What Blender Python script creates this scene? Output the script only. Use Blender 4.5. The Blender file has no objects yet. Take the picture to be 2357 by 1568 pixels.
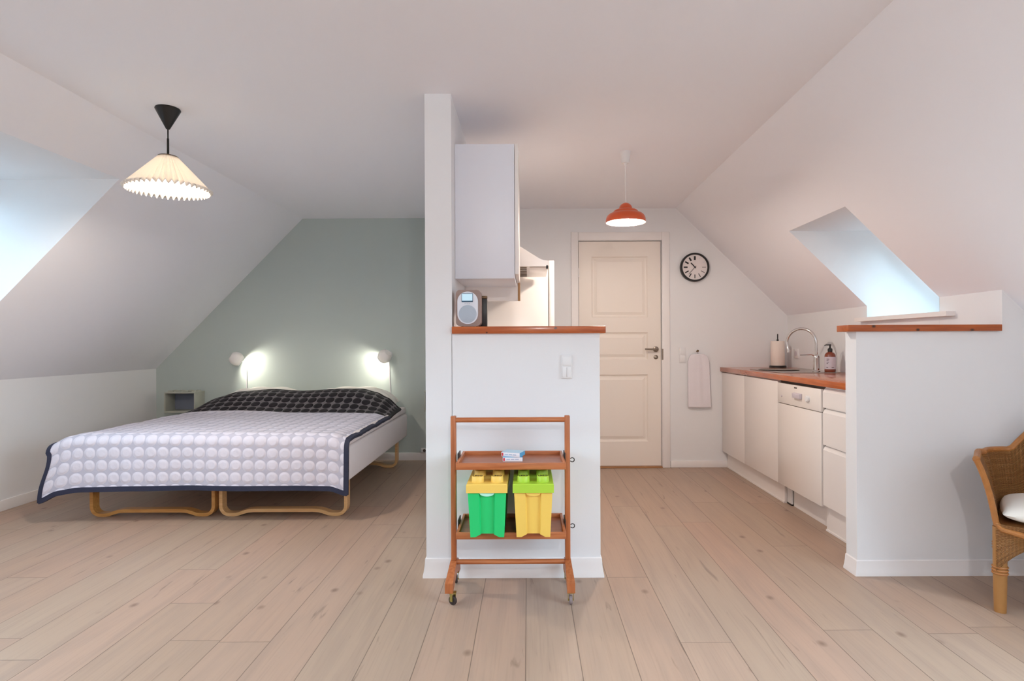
import bpy, bmesh, math, random
from mathutils import Vector, Matrix
from math import pi, sin, cos, radians
random.seed(7)
S = bpy.context.scene
COL = S.collection

# ------------------------------------------------------------------ camera, sky, exposure
cam_d = bpy.data.cameras.new('camera')
cam = bpy.data.objects.new('camera', cam_d); COL.objects.link(cam)
cam_d.sensor_fit = 'HORIZONTAL'; cam_d.sensor_width = 36.0
cam_d.lens = 36.0 * 1380 / 2357
cam_d.shift_x = -36.5 / 2357; cam_d.shift_y = 4.0 / 2357
cam_d.clip_start = 0.05
cam.matrix_world = Matrix.Translation((0, 0, 1.15)) @ Matrix.Rotation(pi / 2, 4, 'X') @ Matrix.Rotation(-0.0045, 4, 'Z')
S.camera = cam

SKY = 6.5
w = bpy.data.worlds.new('sky'); S.world = w; w.use_nodes = True
bg = w.node_tree.nodes['Background']
bg.inputs['Color'].default_value = (0.62, 0.83, 1.0, 1); bg.inputs['Strength'].default_value = SKY
S.view_settings.view_transform = 'Standard'; S.view_settings.look = 'None'
S.view_settings.gamma = 1.0; S.view_settings.use_curve_mapping = False
S.view_settings.exposure = 1.2
S.cycles.diffuse_bounces = 7; S.cycles.max_bounces = 12
S.cycles.sample_clamp_indirect = 6.0

def light(name, kind, loc, energy, color, parent=None, direction=None, **kw):
    d = bpy.data.lights.new(name, kind); d.energy = energy; d.color = color
    for k, v in kw.items(): setattr(d, k, v)
    o = bpy.data.objects.new(name, d); COL.objects.link(o)
    loc = Vector(loc)
    if parent is not None:
        o.parent = parent; loc = loc - worldloc(parent)
    o.location = loc
    if direction is not None:
        o.rotation_euler = Vector(direction).to_track_quat('-Z', 'Y').to_euler()
    return o
def portal(loc, direction, sx, sy):
    o = light('sky_portal', 'AREA', loc, 1, (1, 1, 1), direction=direction, shape='RECTANGLE', size=sx, size_y=sy)
    o.data.cycles.is_portal = True
    return o

# ------------------------------------------------------------------ materials
def lin(c):
    c = c / 255.0
    return c / 12.92 if c <= 0.04045 else ((c + 0.055) / 1.055) ** 2.4
def rgb(r, g, b): return (lin(r), lin(g), lin(b), 1)
class NT:
    def __init__(s, name):
        s.m = bpy.data.materials.new(name); s.m.use_nodes = True
        s.t = s.m.node_tree; s.b = s.t.nodes['Principled BSDF']; s.out = s.t.nodes['Material Output']
    def n(s, typ, **kw):
        nd = s.t.nodes.new(typ)
        for k, v in kw.items():
            if k.startswith('i_'):
                nd.inputs[k[2:].replace('_', ' ')].default_value = v
            else: setattr(nd, k, v)
        return nd
    def l(s, a, b): s.t.links.new(a, b)
    def math(s, op, a, b=None, c=None):
        nd = s.t.nodes.new('ShaderNodeMath'); nd.operation = op
        for i, x in enumerate((a, b, c)):
            if x is None: continue
            if isinstance(x, (int, float)): nd.inputs[i].default_value = x
            else: s.l(x, nd.inputs[i])
        return nd.outputs[0]
    def mix(s, f, a, b, blend='MIX'):
        nd = s.t.nodes.new('ShaderNodeMix'); nd.data_type = 'RGBA'; nd.blend_type = blend
        for sock, x in ((nd.inputs[0], f), (nd.inputs[6], a), (nd.inputs[7], b)):
            if isinstance(x, (int, float, tuple)): sock.default_value = x
            else: s.l(x, sock)
        return nd.outputs[2]
def plain(name, col, rough=0.5, metal=0.0, var=0.03, scale=8.0, bump=0.0, bscale=60.0, spec=0.5, coat=0.0):
    k = NT(name)
    tc = k.n('ShaderNodeTexCoord')
    nz = k.n('ShaderNodeTexNoise'); nz.inputs['Scale'].default_value = scale; nz.inputs['Detail'].default_value = 3
    k.l(tc.outputs['Object'], nz.inputs['Vector'])
    lo = tuple(max(0, c * (1 - var)) for c in col[:3]) + (1,); hi = tuple(min(1, c * (1 + var)) for c in col[:3]) + (1,)
    k.l(k.mix(nz.outputs['Fac'], lo, hi), k.b.inputs['Base Color'])
    k.b.inputs['Roughness'].default_value = rough; k.b.inputs['Metallic'].default_value = metal
    k.b.inputs['Specular IOR Level'].default_value = spec
    if coat: k.b.inputs['Coat Weight'].default_value = coat; k.b.inputs['Coat Roughness'].default_value = 0.1
    if bump:
        n2 = k.n('ShaderNodeTexNoise'); n2.inputs['Scale'].default_value = bscale; n2.inputs['Detail'].default_value = 4
        k.l(tc.outputs['Object'], n2.inputs['Vector'])
        bp = k.n('ShaderNodeBump'); bp.inputs['Strength'].default_value = bump; bp.inputs['Distance'].default_value = 0.004
        k.l(n2.outputs['Fac'], bp.inputs['Height']); k.l(bp.outputs[0], k.b.inputs['Normal'])
    return k.m
def wood(name, c1, c2, axis='X', rough=0.4, scale=14.0, knots=None, coat=0.0):
    k = NT(name); tc = k.n('ShaderNodeTexCoord'); mp = k.n('ShaderNodeMapping')
    sc = {'X': (0.08, 1, 1), 'Y': (1, 0.08, 1), 'Z': (1, 1, 0.08)}[axis]
    mp.inputs['Scale'].default_value = sc; k.l(tc.outputs['Object'], mp.inputs['Vector'])
    nz = k.n('ShaderNodeTexNoise'); nz.inputs['Scale'].default_value = scale * 6; nz.inputs['Detail'].default_value = 5
    k.l(mp.outputs[0], nz.inputs['Vector'])
    rp = k.n('ShaderNodeMapRange'); rp.inputs[1].default_value = 0.3; rp.inputs[2].default_value = 0.7
    k.l(nz.outputs['Fac'], rp.inputs[0])
    c = k.mix(rp.outputs[0], c1, c2)
    if knots:
        sx = k.n('ShaderNodeSeparateXYZ'); k.l(tc.outputs['Object'], sx.inputs[0])
        for (kx, kz, rx, rz) in knots:
            dx = k.math('DIVIDE', k.math('SUBTRACT', sx.outputs[0], kx), rx)
            dz = k.math('DIVIDE', k.math('SUBTRACT', sx.outputs[2], kz), rz)
            d = k.math('ADD', k.math('MULTIPLY', dx, dx), k.math('MULTIPLY', dz, dz))
            f = k.math('SUBTRACT', 1.0, d); f = k.math('MAXIMUM', f, 0.0)
            c = k.mix(f, c, rgb(40, 18, 12))
    k.l(c, k.b.inputs['Base Color']); k.b.inputs['Roughness'].default_value = rough
    if coat: k.b.inputs['Coat Weight'].default_value = coat; k.b.inputs['Coat Roughness'].default_value = 0.15
    bp = k.n('ShaderNodeBump'); bp.inputs['Strength'].default_value = 0.1; bp.inputs['Distance'].default_value = 0.002
    k.l(nz.outputs['Fac'], bp.inputs['Height']); k.l(bp.outputs[0], k.b.inputs['Normal'])
    return k.m
def floor_mat():
    k = NT('whitewashed_pine_planks'); tc = k.n('ShaderNodeTexCoord'); sx = k.n('ShaderNodeSeparateXYZ')
    k.l(tc.outputs['Object'], sx.inputs[0])
    PW, PL = 0.197, 1.9
    u = k.math('DIVIDE', k.math('ADD', sx.outputs[0], 0.013), PW)
    row = k.math('FLOOR', u); fu = k.math('SUBTRACT', u, row)
    wn = k.n('ShaderNodeTexWhiteNoise', noise_dimensions='1D'); k.l(row, wn.inputs['W'])
    v = k.math('ADD', k.math('DIVIDE', sx.outputs[1], PL), k.math('MULTIPLY', wn.outputs['Value'], 7.3))
    pl = k.math('FLOOR', v); fv = k.math('SUBTRACT', v, pl)
    cid = k.n('ShaderNodeCombineXYZ'); k.l(row, cid.inputs[0]); k.l(pl, cid.inputs[1])
    wn2 = k.n('ShaderNodeTexWhiteNoise', noise_dimensions='3D'); k.l(cid.outputs[0], wn2.inputs['Vector'])
    wc = k.n('ShaderNodeSeparateColor'); k.l(wn2.outputs['Color'], wc.inputs[0])
    c = k.mix(wc.outputs[0], rgb(170, 145, 125), rgb(181, 150, 131))
    c = k.mix(k.math('MULTIPLY', wc.outputs[1], 0.6), c, rgb(176, 157, 138))
    # long soft figure, offset per plank
    off = k.n('ShaderNodeCombineXYZ')
    k.l(k.math('MULTIPLY', sx.outputs[0], 9.0), off.inputs[0]); k.l(k.math('MULTIPLY', sx.outputs[1], 0.75), off.inputs[1])
    k.l(k.math('MULTIPLY', wc.outputs[2], 40.0), off.inputs[2])
    nz = k.n('ShaderNodeTexNoise'); nz.inputs['Scale'].default_value = 2.0; nz.inputs['Detail'].default_value = 6; nz.inputs['Distortion'].default_value = 0.6
    k.l(off.outputs[0], nz.inputs['Vector'])
    r1 = k.n('ShaderNodeMapRange'); r1.inputs[1].default_value = 0.42; r1.inputs[2].default_value = 0.72
    k.l(nz.outputs['Fac'], r1.inputs[0])
    c = k.mix(k.math('MULTIPLY', r1.outputs[0], 0.55), c, rgb(158, 136, 121))
    # fine grain
    g = k.n('ShaderNodeCombineXYZ'); k.l(k.math('MULTIPLY', sx.outputs[0], 130.0), g.inputs[0]); k.l(k.math('MULTIPLY', sx.outputs[1], 3.0), g.inputs[1]); k.l(k.math('MULTIPLY', wc.outputs[2], 17.0), g.inputs[2])
    n2 = k.n('ShaderNodeTexNoise'); n2.inputs['Scale'].default_value = 1.0; n2.inputs['Detail'].default_value = 3; k.l(g.outputs[0], n2.inputs['Vector'])
    r2 = k.n('ShaderNodeMapRange'); r2.inputs[1].default_value = 0.5; r2.inputs[2].default_value = 0.75; k.l(n2.outputs['Fac'], r2.inputs[0])
    c = k.mix(k.math('MULTIPLY', r2.outputs[0], 0.22), c, rgb(136, 114, 100))
    # dark streaks / cracks
    g3 = k.n('ShaderNodeCombineXYZ'); k.l(k.math('MULTIPLY', sx.outputs[0], 26.0), g3.inputs[0]); k.l(k.math('MULTIPLY', sx.outputs[1], 2.6), g3.inputs[1]); k.l(k.math('MULTIPLY', wc.outputs[0], 31.0), g3.inputs[2])
    n3 = k.n('ShaderNodeTexNoise'); n3.inputs['Scale'].default_value = 1.0; n3.inputs['Detail'].default_value = 5; n3.inputs['Distortion'].default_value = 0.8; k.l(g3.outputs[0], n3.inputs['Vector'])
    r3 = k.n('ShaderNodeMapRange'); r3.inputs[1].default_value = 0.66; r3.inputs[2].default_value = 0.80; k.l(n3.outputs['Fac'], r3.inputs[0])
    c = k.mix(k.math('MULTIPLY', r3.outputs[0], 0.9), c, rgb(108, 88, 76))
    # knots
    kv = k.n('ShaderNodeCombineXYZ'); k.l(k.math('MULTIPLY', sx.outputs[0], 5.2), kv.inputs[0]); k.l(k.math('MULTIPLY', sx.outputs[1], 3.6), kv.inputs[1]); k.l(k.math('MULTIPLY', wc.outputs[1], 23.0), kv.inputs[2])
    vo = k.n('ShaderNodeTexVoronoi'); vo.inputs['Scale'].default_value = 1.0; k.l(kv.outputs[0], vo.inputs['Vector'])
    r4 = k.n('ShaderNodeMapRange'); r4.inputs[1].default_value = 0.11; r4.inputs[2].default_value = 0.03; k.l(vo.outputs['Distance'], r4.inputs[0])
    c = k.mix(k.math('MULTIPLY', r4.outputs[0], 0.7), c, rgb(112, 86, 72))
    # gaps between planks
    eu = k.math('MULTIPLY', k.math('MINIMUM', fu, k.math('SUBTRACT', 1.0, fu)), PW)
    ev = k.math('MULTIPLY', k.math('MINIMUM', fv, k.math('SUBTRACT', 1.0, fv)), PL)
    e = k.math('MINIMUM', eu, ev)
    r5 = k.n('ShaderNodeMapRange'); r5.inputs[1].default_value = 0.0022; r5.inputs[2].default_value = 0.0008; k.l(e, r5.inputs[0])
    c = k.mix(k.math('MULTIPLY', r5.outputs[0], 0.75), c, rgb(92, 74, 64))
    k.l(c, k.b.inputs['Base Color'])
    k.b.inputs['Roughness'].default_value = 0.42; k.b.inputs['Specular IOR Level'].default_value = 0.4
    bp = k.n('ShaderNodeBump'); bp.inputs['Strength'].default_value = 0.25; bp.inputs['Distance'].default_value = 0.002
    k.l(k.math('SUBTRACT', k.math('MULTIPLY', n2.outputs['Fac'], 0.3), r5.outputs[0]), bp.inputs['Height']); k.l(bp.outputs[0], k.b.inputs['Normal'])
    return k.m
def quilt_mat(name, dot, ground, pitch=0.078, bump=0.6):
    k = NT(name); uv = k.n('ShaderNodeUVMap'); uv.uv_map = 'UVMap'; sx = k.n('ShaderNodeSeparateXYZ'); k.l(uv.outputs[0], sx.inputs[0])
    def fr(s):
        return k.math('SUBTRACT', k.math('FRACT', k.math('DIVIDE', s, pitch)), 0.5)
    fx, fy = fr(sx.outputs[0]), fr(sx.outputs[1])
    p = k.math('ADD', k.math('POWER', k.math('ABSOLUTE', fx), 2.15), k.math('POWER', k.math('ABSOLUTE', fy), 2.15))
    d = k.math('POWER', p, 1 / 2.15)
    r = k.n('ShaderNodeMapRange'); r.inputs[1].default_value = 0.485; r.inputs[2].default_value = 0.445; k.l(d, r.inputs[0])
    k.l(k.mix(r.outputs[0], ground, dot), k.b.inputs['Base Color'])
    h = k.n('ShaderNodeMapRange'); h.inputs[1].default_value = 0.5; h.inputs[2].default_value = 0.25; h.interpolation_type = 'SMOOTHSTEP'; k.l(d, h.inputs[0])
    tc = k.n('ShaderNodeTexCoord'); nz = k.n('ShaderNodeTexNoise'); nz.inputs['Scale'].default_value = 25; k.l(tc.outputs['Object'], nz.inputs['Vector'])
    hh = k.math('ADD', h.outputs[0], k.math('MULTIPLY', nz.outputs['Fac'], 0.5))
    bp = k.n('ShaderNodeBump'); bp.inputs['Strength'].default_value = bump; bp.inputs['Distance'].default_value = 0.008
    k.l(hh, bp.inputs['Height']); k.l(bp.outputs[0], k.b.inputs['Normal'])
    k.b.inputs['Roughness'].default_value = 0.7; k.b.inputs['Specular IOR Level'].default_value = 0.3
    return k.m
def wicker_mat():
    k = NT('woven_rattan'); uv = k.n('ShaderNodeUVMap'); uv.uv_map = 'UVMap'; sx = k.n('ShaderNodeSeparateXYZ'); k.l(uv.outputs[0], sx.inputs[0])
    U, V = sx.outputs[0], sx.outputs[1]
    su = k.math('SINE', k.math('MULTIPLY', U, 2 * pi / 0.024)); sgn = k.math('SIGN', su)
    sv = k.math('SINE', k.math('ADD', k.math('MULTIPLY', V, 2 * pi / 0.007), k.math('MULTIPLY', sgn, pi / 2)))
    row = k.math('FLOOR', k.math('DIVIDE', V, 0.007))
    wn = k.n('ShaderNodeTexWhiteNoise', noise_dimensions='1D'); k.l(row, wn.inputs['W'])
    nz = k.n('ShaderNodeTexNoise'); nz.inputs['Scale'].default_value = 40; k.l(uv.outputs[0], nz.inputs['Vector'])
    n2 = k.n('ShaderNodeTexNoise'); n2.inputs['Scale'].default_value = 5; mp = k.n('ShaderNodeMapping'); mp.inputs['Scale'].default_value = (1, 9, 1)
    k.l(uv.outputs[0], mp.inputs[0]); k.l(mp.outputs[0], n2.inputs['Vector'])
    c = k.mix(wn.outputs['Value'], rgb(158, 106, 56), rgb(188, 136, 80))
    c = k.mix(k.math('MULTIPLY', n2.outputs['Fac'], 0.7), c, rgb(122, 76, 36))
    h = k.math('ADD', k.math('MULTIPLY', sv, k.math('ABSOLUTE', su)), k.math('MULTIPLY', nz.outputs['Fac'], 0.5))
    g = k.n('ShaderNodeMapRange'); g.inputs[1].default_value = -0.2; g.inputs[2].default_value = -0.8; k.l(h, g.inputs[0])
    c = k.mix(k.math('MULTIPLY', g.outputs[0], 0.5), c, rgb(96, 54, 22))
    k.l(c, k.b.inputs['Base Color']); k.b.inputs['Roughness'].default_value = 0.5
    bp = k.n('ShaderNodeBump'); bp.inputs['Strength'].default_value = 0.8; bp.inputs['Distance'].default_value = 0.004
    k.l(h, bp.inputs['Height']); k.l(bp.outputs[0], k.b.inputs['Normal'])
    return k.m
def glass_pane(name='window_glass', tint=(1, 1, 1, 1)):
    k = NT(name); t = k.n('ShaderNodeBsdfTransparent'); t.inputs[0].default_value = tint; g = k.n('ShaderNodeBsdfGlossy'); g.inputs['Roughness'].default_value = 0.02
    lw = k.n('ShaderNodeFresnel'); lw.inputs[0].default_value = 1.3; mx = k.n('ShaderNodeMixShader')
    k.l(lw.outputs[0], mx.inputs[0]); k.l(t.outputs[0], mx.inputs[1]); k.l(g.outputs[0], mx.inputs[2]); k.l(mx.outputs[0], k.out.inputs[0])
    return k.m
def shade_cloth():
    k = NT('pleated_lamp_cloth'); t = k.n('ShaderNodeBsdfTranslucent'); t.inputs[0].default_value = (0.95, 0.90, 0.82, 1)
    d = k.n('ShaderNodeBsdfDiffuse'); d.inputs[0].default_value = (0.92, 0.87, 0.80, 1)
    mx = k.n('ShaderNodeMixShader'); mx.inputs[0].default_value = 0.13
    k.l(d.outputs[0], mx.inputs[1]); k.l(t.outputs[0], mx.inputs[2]); k.l(mx.outputs[0], k.out.inputs[0])
    return k.m
def glow(name, col, s):
    k = NT(name); e = k.n('ShaderNodeEmission'); e.inputs[0].default_value = col; e.inputs[1].default_value = s
    k.l(e.outputs[0], k.out.inputs[0]); return k.m
M = dict(
    white=plain('white_wall_paint', rgb(231, 231, 232), 0.75, var=0.008, scale=1.5, bump=0.05, bscale=120, spec=0.25),
    ceil=plain('white_ceiling_paint', rgb(241, 241, 246), 0.8, var=0.008, scale=1.2, bump=0.05, bscale=120, spec=0.2),
    green=plain('sage_green_paint', rgb(186, 196, 192), 0.75, var=0.01, scale=1.5, bump=0.05, bscale=120, spec=0.25),
    trim=plain('white_trim_paint', rgb(238, 234, 232), 0.45, var=0.006, spec=0.35),
    doorp=plain('cream_door_paint', rgb(238, 229, 219), 0.5, var=0.008, scale=3),
    cab=plain('white_cabinet_lacquer', rgb(238, 232, 228), 0.35, var=0.006, scale=3),
    cabw=plain('cool_white_laminate', rgb(228, 230, 238), 0.4, var=0.006, scale=3),
    appl=plain('white_appliance_enamel', rgb(238, 231, 225), 0.2, var=0.005),
    floor=floor_mat(),
    glass=glass_pane(), glassk=glass_pane('sky_dimming_glass_kitchen', (.62, .63, .62, 1)), glassl=glass_pane('sky_dimming_glass_left', (.66, .71, .73, 1)),  # last two: darkened panes made up to dim the sky in the visible skylights
    counter=wood('oiled_red_pine_counter', rgb(196, 106, 50), rgb(168, 80, 30), 'Y', 0.18, coat=0.5, knots=None),
    shelf=wood('oiled_red_pine_shelf', rgb(190, 98, 42), rgb(160, 74, 28), 'X', 0.25, coat=0.3,
               knots=[(0.135 , 1.218, .010, .007), (-0.20, 1.198, .006, .005)]),
    shelfr=wood('knotty_red_pine_shelf', rgb(182, 92, 36), rgb(154, 74, 26), 'X', 0.3,
                knots=[(1.685, 1.220, .013, .009), (1.90, 1.202, .012, .009), (2.165, 1.200, .013, .009)]),
    teak=wood('warm_teak', rgb(186, 112, 66), rgb(160, 86, 44), 'Z', 0.4),
    teakx=wood('warm_teak_rail', rgb(190, 116, 70), rgb(164, 90, 48), 'X', 0.38),
    tray=wood('teak_tray_veneer', rgb(168, 106, 76), rgb(148, 84, 54), 'X', 0.35),
    birch=wood('bent_birch', rgb(206, 152, 86), rgb(184, 126, 62), 'X', 0.35),
    birchl=wood('pale_bent_birch', rgb(226, 184, 132), rgb(208, 160, 104), 'X', 0.35),
    oakstrip=wood('oak_strip', rgb(196, 156, 112), rgb(176, 132, 86), 'Z', 0.45),
    thresh=wood('threshold_oak', rgb(176, 128, 84), rgb(156, 108, 66), 'X', 0.45),
    black=plain('black_plastic', rgb(26, 24, 24), 0.4),
    blackm=plain('satin_black_metal', rgb(34, 32, 31), 0.3, metal=0.3),
    bronze=plain('antique_bronze', rgb(96, 74, 52), 0.4, metal=0.7),
    chrome=plain('chrome', rgb(215, 212, 210), 0.08, metal=1.0, var=0.01),
    steel=plain('brushed_steel', rgb(178, 172, 166), 0.25, metal=1.0, var=0.02),
    nickel=plain('satin_nickel', rgb(150, 138, 126), 0.35, metal=0.9),
    brass=plain('dull_brass', rgb(168, 150, 84), 0.4, metal=0.8),
    rubber=plain('dark_brown_rubber', rgb(52, 40, 38), 0.5),
    rubberg=plain('greyish_rubber', rgb(132, 118, 118), 0.5),
    orange=plain('orange_enamel', rgb(206, 84, 36), 0.3, coat=0.3),
    inwhite=plain('white_enamel_inside', rgb(245, 240, 232), 0.5),
    plastic=plain('white_plastic', rgb(230, 229, 229), 0.35, var=0.005),
    lampw=plain('white_lamp_lacquer', rgb(242, 238, 234), 0.4),
    cloth=shade_cloth(),
    bulb=glow('warm_bulb', (1.0, 0.90, 0.78, 1), 14.0),
    mattress=plain('white_mattress_cloth', rgb(226, 218, 218), 0.85, var=0.02, bump=0.15, bscale=200),
    pillow=plain('white_cotton', rgb(240, 236, 228), 0.85, var=0.01, bump=0.2, bscale=30),
    quilt=quilt_mat('pale_dotted_quilt', rgb(220, 216, 228), rgb(190, 188, 203)),
    quiltd=quilt_mat('dark_dotted_quilt', rgb(30, 26, 32), rgb(112, 106, 110)),
    navy=plain('navy_binding', rgb(38, 42, 66), 0.75, var=0.05, bump=0.2, bscale=150),
    blackb=plain('black_binding', rgb(28, 24, 28), 0.75),
    towel=plain('white_terry_cloth', rgb(232, 226, 230), 0.95, var=0.02, bump=0.6, bscale=220),
    paper=plain('white_paper_towel', rgb(242, 230, 220), 0.95, var=0.01, bump=0.3, bscale=140),
    amber=plain('amber_bottle', rgb(124, 48, 22), 0.12, var=0.05, coat=0.4),
    label=plain('grey_white_label', rgb(206, 198, 206), 0.6),
    ink=plain('dark_print', rgb(70, 56, 66), 0.6),
    cubby=plain('grey_green_plastic', rgb(176, 178, 166), 0.45),
    cubbyin=plain('blue_grey_lining', rgb(116, 122, 138), 0.6),
    radio=plain('taupe_radio_case', rgb(148, 124, 116), 0.4),
    rface=plain('white_radio_front', rgb(222, 224, 232), 0.35),
    rgrille=plain('grey_speaker_cloth', rgb(178, 188, 200), 0.7, bump=0.4, bscale=400),
    screen=glow('lit_display', (0.62, 0.84, 0.98, 1), 0.42),
    screenb=plain('display_edge', rgb(58, 92, 118), 0.3),
    wicker=wicker_mat(),
    cane=plain('cane_braid', rgb(172, 112, 56), 0.45, var=0.25, scale=40, bump=0.5, bscale=120),
    caneleg=plain('rattan_pole', rgb(164, 116, 64), 0.4, var=0.18, scale=20),
    binyel=plain('yellow_plastic', rgb(236, 196, 92), 0.45, var=0.006),
    bingrn=plain('green_plastic', rgb(28, 196, 108), 0.45, var=0.01),
    binlime=plain('lime_plastic', rgb(168, 204, 56), 0.45, var=0.01),
    mint=plain('mint_rim_highlight', rgb(178, 236, 214), 0.5),  # pale colour paints the highlight on the green bin's handle rim
    cardw=plain('white_card', rgb(236, 230, 232), 0.6),
    cardb=plain('blue_printed_card', rgb(84, 164, 204), 0.45, var=0.05),
    cardl=plain('pale_sky_print', rgb(176, 204, 220), 0.45, var=0.12, scale=30),
    red=plain('red_print', rgb(206, 62, 72), 0.6),
    grey=plain('grey_print', rgb(176, 184, 204), 0.6),
    dial=plain('clock_dial', rgb(226, 218, 216), 0.5),
    gap=plain('dark_parts_and_gap_shade', rgb(84, 72, 66), 0.7),  # dark brown parts, also the painted shade under the worktop
    studtop=plain('stud_print', rgb(92, 74, 26), 0.6),
    studtopg=plain('lime_stud_print', rgb(58, 70, 14), 0.6),
)

# ------------------------------------------------------------------ mesh helpers
def nb(): return bmesh.new()
def box(bm, x0, x1, y0, y1, z0, z1, bev=0.0, seg=2):
    v = [bm.verts.new((x, y, z)) for x in (x0, x1) for y in (y0, y1) for z in (z0, z1)]
    F = [(0, 1, 3, 2), (4, 6, 7, 5), (0, 4, 5, 1), (2, 3, 7, 6), (0, 2, 6, 4), (1, 5, 7, 3)]
    fs = [bm.faces.new([v[i] for i in f]) for f in F]
    if bev:
        es = list({e for f in fs for e in f.edges})
        bmesh.ops.bevel(bm, geom=es, offset=bev, segments=seg, affect='EDGES', profile=0.5)
def prism(bm, poly, axis, a0, a1, bev=0.0):
    def P(p, a): return {'x': (a, p[0], p[1]), 'y': (p[0], a, p[1]), 'z': (p[0], p[1], a)}[axis]
    A = [bm.verts.new(P(p, a0)) for p in poly]; B = [bm.verts.new(P(p, a1)) for p in poly]
    n = len(poly); fs = [bm.faces.new(A), bm.faces.new(B[::-1])]
    for i in range(n): fs.append(bm.faces.new((A[i], B[i], B[(i + 1) % n], A[(i + 1) % n])))
    if bev:
        es = list({e for f in fs for e in f.edges}); bmesh.ops.bevel(bm, geom=es, offset=bev, segments=2, affect='EDGES', profile=0.5)
def frame_of(d):
    d = d.normalized(); a = Vector((0, 0, 1)) if abs(d.z) < 0.9 else Vector((1, 0, 0))
    u = d.cross(a).normalized(); return u, d.cross(u).normalized()
def rings(bm, rr, cap0=True, cap1=True, closed=False):
    n = len(rr[0]); m = len(rr)
    for i in range(m if closed else m - 1):
        a, b = rr[i], rr[(i + 1) % m]
        for j in range(n): bm.faces.new((a[j], a[(j + 1) % n], b[(j + 1) % n], b[j]))
    if not closed:
        if cap0: bm.faces.new(rr[0][::-1])
        if cap1: bm.faces.new(rr[-1])
def tube(bm, pts, r, n=10, closed=False, cap=True):
    pts = [Vector(p) for p in pts]; m = len(pts)
    rad = r if isinstance(r, (list, tuple)) else [r] * m
    def tan(i):
        a = pts[(i - 1) % m] if (closed or i > 0) else pts[i]; b = pts[(i + 1) % m] if (closed or i < m - 1) else pts[i]
        return (b - a).normalized()
    u, v = frame_of(tan(0)); R = []
    for i in range(m):
        t = tan(i); u = (u - t * u.dot(t)).normalized(); v = t.cross(u)
        R.append([bm.verts.new(pts[i] + (u * cos(2 * pi * j / n) + v * sin(2 * pi * j / n)) * rad[i]) for j in range(n)])
    rings(bm, R, cap, cap, closed)
def cyl(bm, p0, p1, r0, r1=None, n=24): tube(bm, [p0, p1], [r0, r0 if r1 is None else r1], n)
def lathe(bm, prof, loc=(0, 0, 0), axis=(0, 0, 1), n=32, cap0=True, cap1=True, closed=False):
    ax = Vector(axis).normalized(); u, v = frame_of(ax); loc = Vector(loc); R = []
    for r, z in prof:
        R.append([bm.verts.new(loc + ax * z + (u * cos(2 * pi * j / n) + v * sin(2 * pi * j / n)) * max(r, 1e-4)) for j in range(n)])
    rings(bm, R, cap0, cap1, closed)
def ribbon(bm, pts, side, nrm, wd, th, closed=False):
    """rectangular strip: side = width direction(s), nrm = thickness direction(s)"""
    R = []; m = len(pts)
    for i, p in enumerate(pts):
        s = Vector(side[i] if isinstance(side, list) else side).normalized(); q = Vector(nrm[i] if isinstance(nrm, list) else nrm).normalized(); p = Vector(p)
        R.append([bm.verts.new(p + s * a * wd / 2 + q * b * th / 2) for a, b in ((-1, -1), (1, -1), (1, 1), (-1, 1))])
    rings(bm, R, True, True, closed)
def grid(bm, nu, nv, f, uvf=None):
    uvl = bm.loops.layers.uv.get('UVMap') or bm.loops.layers.uv.new('UVMap')
    V = [[bm.verts.new(f(i / nu, j / nv)) for j in range(nv + 1)] for i in range(nu + 1)]
    for i in range(nu):
        for j in range(nv):
            fc = bm.faces.new((V[i][j], V[i + 1][j], V[i + 1][j + 1], V[i][j + 1]))
            if uvf:
                for lp, (a, b) in zip(fc.loops, ((i, j), (i + 1, j), (i + 1, j + 1), (i, j + 1))): lp[uvl].uv = uvf(a / nu, b / nv)
    return V
def lerp(a, b, t): return a + (b - a) * t
def pw(tab, x):
    if x <= tab[0][0]: return tab[0][1]
    for (a, b), (c, d) in zip(tab, tab[1:]):
        if x <= c:
            t = (x - a) / (c - a); t = t * t * (3 - 2 * t) * 0.5 + t * 0.5
            return b + (d - b) * t
    return tab[-1][1]

WL = {}
def worldloc(o):
    return WL.get(o.name, Vector((0, 0, 0)))
def tag(o, label=None, cat=None, group=None, kind=None):
    if label: o['label'] = label
    if cat: o['category'] = cat
    if group: o['group'] = group
    if kind: o['kind'] = kind
    return o
def thing(name, label, cat, loc=(0, 0, 0), group=None, kind=None, rotz=0.0):
    o = bpy.data.objects.new(name, None); COL.objects.link(o); o.location = loc; o.rotation_euler = (0, 0, rotz)
    o.empty_display_size = 0.05
    WL[o.name] = Vector(loc)
    return tag(o, label, cat, group, kind)
def obj(name, bm, mat, parent=None, loc=None, smooth=True, local=False, recalc=True, solid=None, angle=35, label=None, double=True):
    """links one mesh; coordinates are given in the world unless local"""
    if double: bmesh.ops.remove_doubles(bm, verts=bm.verts, dist=1e-5)
    if recalc: bmesh.ops.recalc_face_normals(bm, faces=bm.faces)
    me = bpy.data.meshes.new(name)
    o = bpy.data.objects.new(name, me); COL.objects.link(o)
    if parent is not None:
        o.parent = parent
        if local: WL[o.name] = worldloc(parent)
        else:
            bmesh.ops.translate(bm, verts=bm.verts, vec=-worldloc(parent)); WL[o.name] = worldloc(parent)
    elif loc is not None:
        bmesh.ops.translate(bm, verts=bm.verts, vec=-Vector(loc)); o.location = loc; WL[o.name] = Vector(loc)
    bm.to_mesh(me); bm.free()
    if smooth:
        for p in me.polygons: p.use_smooth = True
        me.set_sharp_from_angle(angle=radians(angle))
    for m_ in (mat if isinstance(mat, list) else [mat]): me.materials.append(m_)
    if solid:
        md = o.modifiers.new('thickness', 'SOLIDIFY'); md.thickness = solid; md.offset = 0
    if label: o['label'] = label
    return o
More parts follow.
